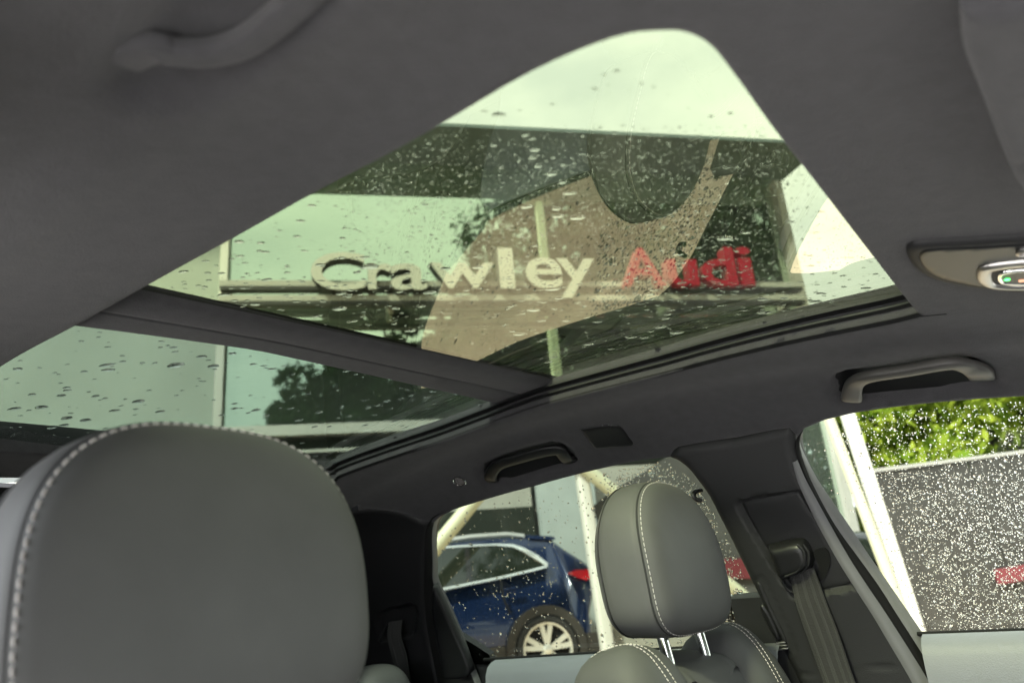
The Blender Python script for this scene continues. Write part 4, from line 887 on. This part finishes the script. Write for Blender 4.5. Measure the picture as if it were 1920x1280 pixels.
# ================================================================== front seats
def headrest(root, cx, cyy, zc, stitches):
    a, hu, hd = (.133 if stitches else .127), .130, .098; K_ = 96; tilt = .10
    st = [(-.056, .004), (-.0560, .08), (-.0559, .16), (-.0556, .24), (-.0552, .33), (-.0547, .42), (-.0539, .52), (-.0528, .62), (-.0512, .71), (-.0488, .80), (-.0460, .86), (-.042, .91), (-.0375, .942), (-.032, .965), (-.0265, .985), (-.0245, .972), (-.022, .988), (-.012, 1.0), (.010, 1.0), (.030, .99), (.040, .975), (.042, .962), (.045, .972), (.051, .93), (.057, .80), (.061, .5), (.062, .02)]
    def pt(th, yo, sc):
        c, s_ = math.cos(th), math.sin(th); ex = 2/(2.9 if stitches else 2.5) if s_ > 0 else 2/(3.4 if stitches else 4.2)
        ox = math.copysign(abs(c)**ex, c)*a; oz = math.copysign(abs(s_)**ex, s_)*(hu if s_ > 0 else hd)
        ox *= 1-.05*max(0, (oz/hu))**2
        zz = oz*sc; dep_ = 1.0-.42*max(0, zz/hu)**1.6*(1 if yo > 0 else .15) ; yb = yo*dep_
        fr = -.006*math.sin(math.pi*min(1, max(0, (zz+hd)/(hu+hd)))) if yo < 0 else 0
        return Vector((cx+ox*sc, cyy+yb+fr+tilt*(zz), zc+zz))
    bb = MB(); bb.rings([[pt(2*math.pi*k/K_, yo, sc_) for k in range(K_)] for yo, sc_ in st])
    h = bb.build('headrest', M['leather'], root, True, 80)
    for yo, sc_, nm in ((.0425, .974, 'piping'), (-.0248, .982, 'piping')):
        b2 = MB(); ring = [pt(2*math.pi*k/120, yo, sc_) for k in range(120)]; rr = []
        for k in range(120):
            t_ = (ring[(k+1) % 120]-ring[k-1]).normalized(); o_ = (ring[k]-Vector((cx, cyy, zc))); o_ = (o_-t_*o_.dot(t_)).normalized(); q_ = t_.cross(o_)
            rr.append([ring[k]+(o_*math.cos(x)+q_*math.sin(x))*.0016 for x in np.linspace(0, 2*math.pi, 7)[:-1]])
        b2.rings(rr+[rr[0]], True, False); b2.build(nm, M['piping'], h)
    # stitches along the front seam
    N_ = 400; ring = [pt(2*math.pi*k/N_, -.0305, .9745) for k in range(N_)]; d = [0]
    for k in range(N_): d.append(d[-1]+(ring[(k+1) % N_]-ring[k]).length)
    L = d[-1]; cnt = int(L/.0078); me0 = None
    def at(t):
        t %= L; k = int(np.searchsorted(d, t, 'right'))-1; f = (t-d[k])/(d[k+1]-d[k]); return ring[k % N_]+(ring[(k+1) % N_]-ring[k % N_])*f
    joined = MB()
    for i in range(cnt):
        p0, p1 = at(i*L/cnt), at(i*L/cnt+.0052); m_ = (p0+p1)/2; o_ = (m_-Vector((cx, cyy+.02, zc))).normalized()
        pts = [p0-o_*.0006, p0+(p1-p0)*.2+o_*.0003, p0+(p1-p0)*.8+o_*.0003, p1-o_*.0006]
        if stitches:
            s1 = MB(); s1.tube(pts, [.0005, .00085, .00085, .0005], 5); s1.build('stitch', M['thread'], h)
        else: joined.tube(pts, [.0004, .00052, .00052, .0004], 5)
    if not stitches: tag(joined.build('stitching', M['thread'], h), kind='stuff')
    for sx in (-.062, .062):
        b3 = MB(); x = cx+sx; b3.tube([Vector((x, cyy+.012-.02, zc-hd+.02)), Vector((x, cyy+.004-.02, zc-hd-.03)), Vector((x, cyy-.004-.018, zc-hd-.095))], .0082, 16); b3.build('headrest_rod', M['chrome'], root)
        b3 = MB(); b3.tube([Vector((x, cyy-.022, zc-hd-.060)), Vector((x, cyy-.0235, zc-hd-.068))], [.0125, .0135], 16); b3.build('rod_collar', M['black'], root)
    return h
def ellip(name, c, rx, ry, rz_, m, root, e1=.8, tiltx=0, tilty=0, n=40):
    bb = MB(); rings = []; R_ = Matrix.Rotation(tiltx, 3, 'X') @ Matrix.Rotation(tilty, 3, 'Y')
    for i in range(25):
        ph = -math.pi/2+math.pi*i/24; cz, sz = math.cos(ph), math.sin(ph); r = []
        for k in range(n):
            th = 2*math.pi*k/n; cc, ss_ = math.cos(th), math.sin(th); f = lambda q, e: math.copysign(abs(q)**e, q)
            r.append(Vector(c)+R_ @ Vector((rx*f(max(cz, 1e-3), e1)*f(cc, e1), ry*f(max(cz, 1e-3), e1)*f(ss_, e1), rz_*f(sz, e1))))
        rings.append(r)
    bb.rings(rings); return bb.build(name, m, root, True, 80)
def seam_on(o, name, plane_pts, m, root, rad=.0006, dash=(.0035, .0055), off=.0008, lift=.001):
    """Dashed thread laid over a mesh: straight path points are dropped on it from outside."""
    bt = BVHTree.FromPolygons([v.co[:] for v in o.data.vertices], [tuple(p.vertices) for p in o.data.polygons]); P_ = []
    for p in plane_pts:
        h, nn, i, dd = bt.find_nearest(p); P_.append(h+nn*lift)
    d = [0]
    for i in range(len(P_)-1): d.append(d[-1]+(P_[i+1]-P_[i]).length)
    def at(t):
        k = min(len(d)-2, max(0, int(np.searchsorted(d, t, 'right'))-1)); f = (t-d[k])/max(1e-9, d[k+1]-d[k]); return P_[k]+(P_[k+1]-P_[k])*f
    b = MB(); t = 0
    while t+dash[0] < d[-1]: b.tube([at(t), at(t+dash[0]*.5), at(t+dash[0])], rad, 5); t += dash[1]
    return tag(b.build(name, m, root), kind='stuff')
def seat(cx, cyy, zc, label, stitches, sx):
    root = thing('car_seat', label, 'seat', (cx, cyy+.1, .35))
    headrest(root, cx, cyy, zc, stitches)
    zt = zc-.098-.038                                # top of the backrest shell
    bb = MB(); rings = []                             # backrest: sections from bottom to top
    for z, hw, y0, y1 in ((.50, .235, -.30, -.12), (.70, .245, -.20, -.06), (.90, .240, -.125, .02), (1.00, .215, -.085, .055), (zt-.035, .19, -.060, .07), (zt-.012, .175, -.050, .072), (zt, .155, -.035, .065), (zt+.004, .10, -.02, .05)):
        r = []
        for k in range(36):
            th = 2*math.pi*k/36; c, s_ = math.cos(th), math.sin(th); r.append(Vector((cx+hw*math.copysign(abs(c)**.5, c), cyy+(y0+y1)/2+(y1-y0)/2*math.copysign(abs(s_)**.6, s_), z)))
        rings.append(r)
    bb.rings(rings); bb.build('backrest', M['leather'], root, True, 60)
    # plastic cover carrying the rods
    bb = MB(); rings = []
    for y in np.linspace(-.062, .075, 12):
        f = (y+.062)/.137; r = []
        for x in np.linspace(-1, 1, 21):
            hw = .135-.02*(1-f); drop = .030*abs(x)**3.5+.020*(2*f-1)**4
            cut = .020*(1/(1+math.exp(-(abs(x)-.55)*-22)))*max(0, 1-f*2.2)
            r.append(Vector((cx+hw*x, cyy+y+.006, zt+.014-drop-cut)))
        rings.append(r)
    bb.rings(rings, False, False); cv = bb.build('top_cover', M['leather'], root, True, 50)
    bo = {}
    for s_ in (-1, 1):
        o = ellip('side_bolster', (cx+s_*.185, cyy-.055, .83), .088, .085, .285, M['leather'], root, .62, math.radians(-14), math.radians(s_*-7)); bo[s_] = o
        for dx in (-.010, .006):
            xx = cx+s_*.185-s_*.022+dx; pts = [Vector((xx+s_*.0*(k/30), cyy-.055+.12*math.cos(a)+.06, .93+.22*math.sin(a))) for k, a in enumerate(np.linspace(math.pi*.98, math.pi*.25, 40))]
            seam_on(o, 'stitching', pts, M['thread'], root)
    ellip('cushion', (cx, cyy-.38, .50), .25, .27, .10, M['leather'], root, .55)
    return root
seat(.412, .590, 1.205, 'front passenger seat in grey leather, far headrest on two chrome rods', False, 1)
seat(-.368, .580, 1.200, 'driver seat in grey leather, big near headrest edged with pale stitching', True, -1)
rs_ = thing('rear_seat', 'dark rear seat shoulder just visible under the rear belt beside the near headrest', 'seat', (0, 1.35, .4))
rb_ = MB(); rings = []
for x in np.linspace(-.66, .66, 24):
    k = 1-.10*abs(x/.66)**6; rings.append([Vector((x, 1.18, .55)), Vector((x, 1.22, .85*k)), Vector((x, 1.27, .985*k)), Vector((x, 1.31, 1.02*k)), Vector((x, 1.37, 1.01*k)), Vector((x, 1.44, .9*k)), Vector((x, 1.44, .5))])
rb_.rings(rings, False, False); rb_.build('backrest', M['leather'], rs_)
ellip('side_shoulder', tuple(dep(708, 1328, 1.62)), .075, .07, .09, M['leather'], rs_, .8)
# ================================================================== rain
DROP = None
def dome(bb, c, n, a1, a2, ra, rb, h, seg=10, lat=3, wob=None):
    k0 = len(bb.v); g = [(1.0, 0.0)]+[(math.cos(math.pi/2*j/lat), math.sin(math.pi/2*j/lat)) for j in range(1, lat)]
    for cr_, sr in g:
        for i in range(seg):
            th = 2*math.pi*i/seg; q = 1 if wob is None else wob[i]; bb.v.append(c+a1*(ra*cr_*math.cos(th)*q)+a2*(rb*cr_*math.sin(th)*q)+n*(h*sr))
    bb.v.append(c+n*h); top = len(bb.v)-1
    for j in range(lat-1):
        for i in range(seg): a = k0+j*seg+i; b_ = k0+j*seg+(i+1) % seg; bb.f.append((a, b_, b_+seg, a+seg))
    for i in range(seg): bb.f.append((k0+(lat-1)*seg+i, k0+(lat-1)*seg+(i+1) % seg, top))
    bb.f.append(tuple(k0+i for i in reversed(range(seg))))
def glasspt(px, py, off):
    if off == OG:
        c = pane_pt(px, py); n = pane_n(c.x, c.y); return c+n*.0004, n, 0, 0
    y, s = uv(px, py, off); n = -SN(y, s); return S(y, s, off)+n*.0004, n, y, s
def drop_at(bb, px, py, off, wpx, asp, ang=0, seg=12, lat=4, h=.35, irregular=0):
    c, n, y, s = glasspt(px, py, off); t = (c-CAM).dot(fw); ra = wpx*t/FPX/2
    a1 = (rt-n*rt.dot(n)).normalized(); a2 = n.cross(a1); a1, a2 = a1*math.cos(ang)+a2*math.sin(ang), a2*math.cos(ang)-a1*math.sin(ang)
    wob = None
    if irregular: wob = [1+irregular*(random.random()-.5)*(1 if i % 2 else .6) for i in range(seg)]
    dome(bb, c, n, a1, a2, ra, ra*asp, ra*h*min(1, asp+.3), seg, lat, wob)
def inpoly(px, py, q): return bool(inside(np.array([[px, py]]), np.array(q))[0])
FRONT = [(283, 541), (830, 242), (1000, 145), (1240, 72), (1330, 98), (1470, 276), (1685, 548), (1320, 636), (1060, 705)]
REAR = [(0, 695), (150, 616), (660, 690), (950, 748), (800, 805), (640, 865), (0, 862)]
# large drops, each an object of its own
bigF = [(935, 216, 24), (908, 210, 14), (985, 255, 15), (998, 262, 14), (1001, 283, 20), (999, 298, 16), (1009, 314, 16), (1034, 328, 20), (1054, 343, 16), (1068, 364, 26), (988, 389, 22), (1043, 393, 18), (1046, 407, 22), (1083, 410, 30), (833, 283, 10), (925, 274, 12),
 (585, 386, 15), (564, 415, 16), (557, 444, 14), (448, 454, 18), (489, 456, 15), (498, 473, 14), (571, 471, 14), (450, 481, 16), (385, 490, 14), (344, 510, 20), (306, 526, 14), (372, 536, 10), (415, 513, 14), (457, 541, 14), (420, 553, 24), (478, 571, 20), (440, 564, 12), (502, 524, 16), (640, 484, 14), (682, 483, 16),
 (694, 500, 34), (670, 511, 14), (600, 497, 20), (640, 551, 22), (637, 579, 26), (660, 603, 22), (592, 594, 16), (556, 566, 16), (750, 548, 16), (740, 578, 14), (790, 575, 18), (770, 620, 22), (806, 549, 26), (836, 504, 20), (896, 502, 20), (845, 530, 14), (1000, 582, 26), (974, 627, 24), (958, 575, 14), (1036, 543, 30), (1048, 560, 20), (1015, 602, 18),
 (1012, 640, 14), (1022, 636, 14), (1062, 602, 16), (1120, 604, 18), (1104, 646, 20), (1038, 670, 14), (1028, 679, 16), (1182, 633, 20), (1208, 634, 18), (1238, 614, 22), (1268, 624, 26), (1234, 655, 16), (1236, 661, 16), (1252, 590, 14), (1218, 552, 18), (1146, 655, 12), (1220, 622, 12),
 (1358, 447, 34), (1398, 437, 18), (1272, 478, 20), (1310, 465, 14), (1430, 562, 22), (1470, 560, 14), (1429, 574, 14), (1433, 587, 28), (1470, 583, 12), (1248, 598, 16), (1540, 551, 20), (1530, 566, 22), (1624, 541, 18), (1482, 417, 18), (1540, 398, 14), (1395, 583, 14), (1225, 545, 14), (1560, 575, 10), (1500, 582, 10)]
bigR = [(33, 692, 16), (60, 740, 14), (115, 742, 16), (125, 727, 14), (126, 732, 14), (200, 685, 28), (203, 694, 24), (230, 678, 12), (202, 651, 12), (330, 685, 34), (400, 687, 22), (378, 669, 18), (435, 663, 14), (158, 697, 12), (78, 764, 22), (300, 772, 18), (253, 778, 10), (260, 753, 22), (179, 743, 14), (197, 747, 12), (120, 797, 16), (30, 815, 20), (28, 766, 22), (125, 784, 20), (160, 788, 20), (98, 801, 20), (215, 770, 20),
 (325, 652, 14), (328, 660, 14), (440, 757, 12), (440, 766, 14), (510, 692, 18), (480, 769, 16), (545, 766, 12), (500, 779, 12), (475, 683, 12), (495, 686, 12), (649, 696, 16), (436, 663, 14), (770, 741, 12), (800, 745, 14), (655, 780, 12), (560, 788, 18), (598, 773, 16), (640, 765, 10), (690, 765, 12), (725, 752, 14), (752, 748, 12), (805, 710, 12), (858, 738, 14), (803, 766, 12), (740, 790, 12), (685, 797, 12), (590, 800, 12)]
ZONES = {'front': [('in the broken trickle on the front pane', lambda x, y: 975 < x < 1105 and y < 420), ('high on the front pane', lambda x, y: y < 300),
  ('left of letter C on the front pane', lambda x, y: x < 560), ('around letters C r a', lambda x, y: x < 800), ('around letters w l e y', lambda x, y: x < 1125),
  ('around the red letters', lambda x, y: x < 1420), ('right of the red letters', lambda x, y: True)],
 'rear': [('at the left edge of the rear pane', lambda x, y: x < 145), ('left of the mullion in the rear pane', lambda x, y: x < 405), ('near the mullion in the rear pane', lambda x, y: x < 520), ('over the mirrored trees in the rear pane', lambda x, y: True)]}
ORD = ['leftmost', 'second', 'third', 'fourth', 'fifth', 'sixth', 'seventh', 'eighth', 'ninth', 'tenth', 'eleventh', 'twelfth', 'thirteenth', 'fourteenth', 'fifteenth', 'sixteenth', 'seventeenth', 'eighteenth', 'nineteenth', 'twentieth']
for lst, poly, nm, grp in ((bigF, FRONT, 'front', 'large raindrops on the front roof glass'), (bigR, REAR, 'rear', 'large raindrops on the rear roof glass')):
    zn = {}
    for d_ in lst:
        if inpoly(d_[0], d_[1], poly): zn.setdefault(next(z for z, f_ in ZONES[nm] if f_(d_[0], d_[1])), []).append(d_)
    for z, L_ in zn.items():
        L_ = sorted(set(L_))
        for k, (px, py, w_) in enumerate(L_):
            rk = ORD[k] if k == 0 else (ORD[k]+' from left' if k < 20 else f'number {k+1} from left')
            if k == len(L_)-1 and k: rk = 'rightmost'
            bb = MB(); drop_at(bb, px, py, OG, w_*1.05, random.uniform(.45, .75), random.uniform(-.2, .2), 18, 5, (random.uniform(.4, .55) if 'trickle' in z else random.uniform(.12, .22)), .25)
            tag(bb.build('raindrop', M['water'], None, True, 0), f'{rk} large raindrop {z}', 'raindrop', grp)
def scatter(name, poly, n, wf, off, dens, asp=(.7, 1.1), label=None, h=.5, seg=8, lat=3, parent=None):
    q = np.array(poly); lo, hi = q.min(0), q.max(0); bb = MB(); c_ = 0; tries = 0
    while c_ < n and tries < n*40:
        tries += 1; px, py = rng.uniform(lo[0], hi[0]), rng.uniform(lo[1], hi[1])
        if not inpoly(px, py, q) or rng.random() > dens(px, py): continue
        try: drop_at(bb, px, py, off, wf(px, py), rng.uniform(*asp), rng.uniform(-.4, .4), seg, lat, h, .15)
        except Exception: continue
        c_ += 1
    o = bb.build(name, M['water'], parent, True, 0); tag(o, label, 'raindrops', None, 'stuff'); return o
G = lambda x, c, s_: math.exp(-((x-c)/s_)**2)
# fine mist: densest in the dark band, over the letters and towards the right
def dF(px, py):
    d = .12+1.0*G(py, 330, 75)*(1 if px > 620 else .4)+.75*G(px, 850, 170)*G(py, 460, 80)+.9*G(px, 1330, 150)*G(py, 460, 120)+.35*G(px, 1050, 200)*G(py, 520, 70)
    if px > 1480: d *= .5
    if py < 235: d *= .06
    if px < 640 and py > 380: d *= .10
    return min(1, d)
scatter('rain_mist', FRONT, 7500, lambda x, y: float(rng.lognormal(math.log(2.6), .38)), OG, dF, label='fine rain mist covering the front roof glass, densest across the dark overhang', seg=6, lat=2, h=.48)
scatter('rain_mist', FRONT, 420, lambda x, y: float(rng.uniform(5, 13)), OG, lambda x, y: .9*G(y, 545, 60)+.15 if y > 400 else .10, (.45, .75), label='scattered middle sized raindrops low on the front roof glass', h=.2, seg=10)
scatter('rain_mist', REAR, 170, lambda x, y: float(rng.uniform(4, 11)), OG, lambda x, y: .4+.6*G(x, 720, 150), (.45, .75), label='sparse small raindrops on the rear roof glass', h=.2, seg=10)
WF_ = [(1605, 778), (1920, 750), (2200, 762), (2200, 1172), (1920, 1180), (1736, 1183), (1690, 1120), (1640, 1010), (1540, 900), (1505, 830)]
def dW(px, py):
    edge = 1560+(py-800)*.42
    return (.45 if py < 885 and px > edge else 1.0 if px > edge+60 else .10 if px < edge else .5)
scatter('window_raindrops', WF_, 10200, lambda x, y: float(rng.lognormal(math.log(2.05), .35)), -.030, dW, label='dense fine flat raindrops all over the front door window', seg=6, lat=2, h=.15)
scatter('window_raindrops', WF_, 1450, lambda x, y: float(rng.lognormal(math.log(2.4), .4)), -.030, dW, label='brighter rounder raindrops among the fine ones on the front door window', seg=6, lat=2, h=.32)
WR_ = [(830, 968), (1000, 914), (1250, 862), (1300, 900), (1360, 1000), (1445, 1190), (1130, 1222), (890, 1236), (822, 1080)]
def dR(px, py):
    e_ = px-(1130+(py-900)*.15)
    return 1.0 if (e_ > 0 and py < 1085) else (.12 if py < 1085 or px < 1150 else .22)
scatter('window_raindrops', WR_, 2300, lambda x, y: float(rng.lognormal(math.log(2.7), .4)), -.030, dR, label='fine flat raindrops on the rear door window, dense behind the passenger headrest', seg=6, lat=2, h=.22)
scatter('window_raindrops', WR_, 650, lambda x, y: float(rng.lognormal(math.log(3.0), .4)), -.030, dR, label='rounder bright raindrops spread over the rear door window', seg=6, lat=2, h=.5)
scatter('window_raindrops', [(1320, 1110), (1400, 1100), (1450, 1195), (1340, 1190)], 60, lambda x, y: float(rng.uniform(4, 9)), -.030, lambda x, y: 1, label='larger raindrops low on the rear door window beside the pillar', seg=10, lat=3, h=.5)
# trim helpers away
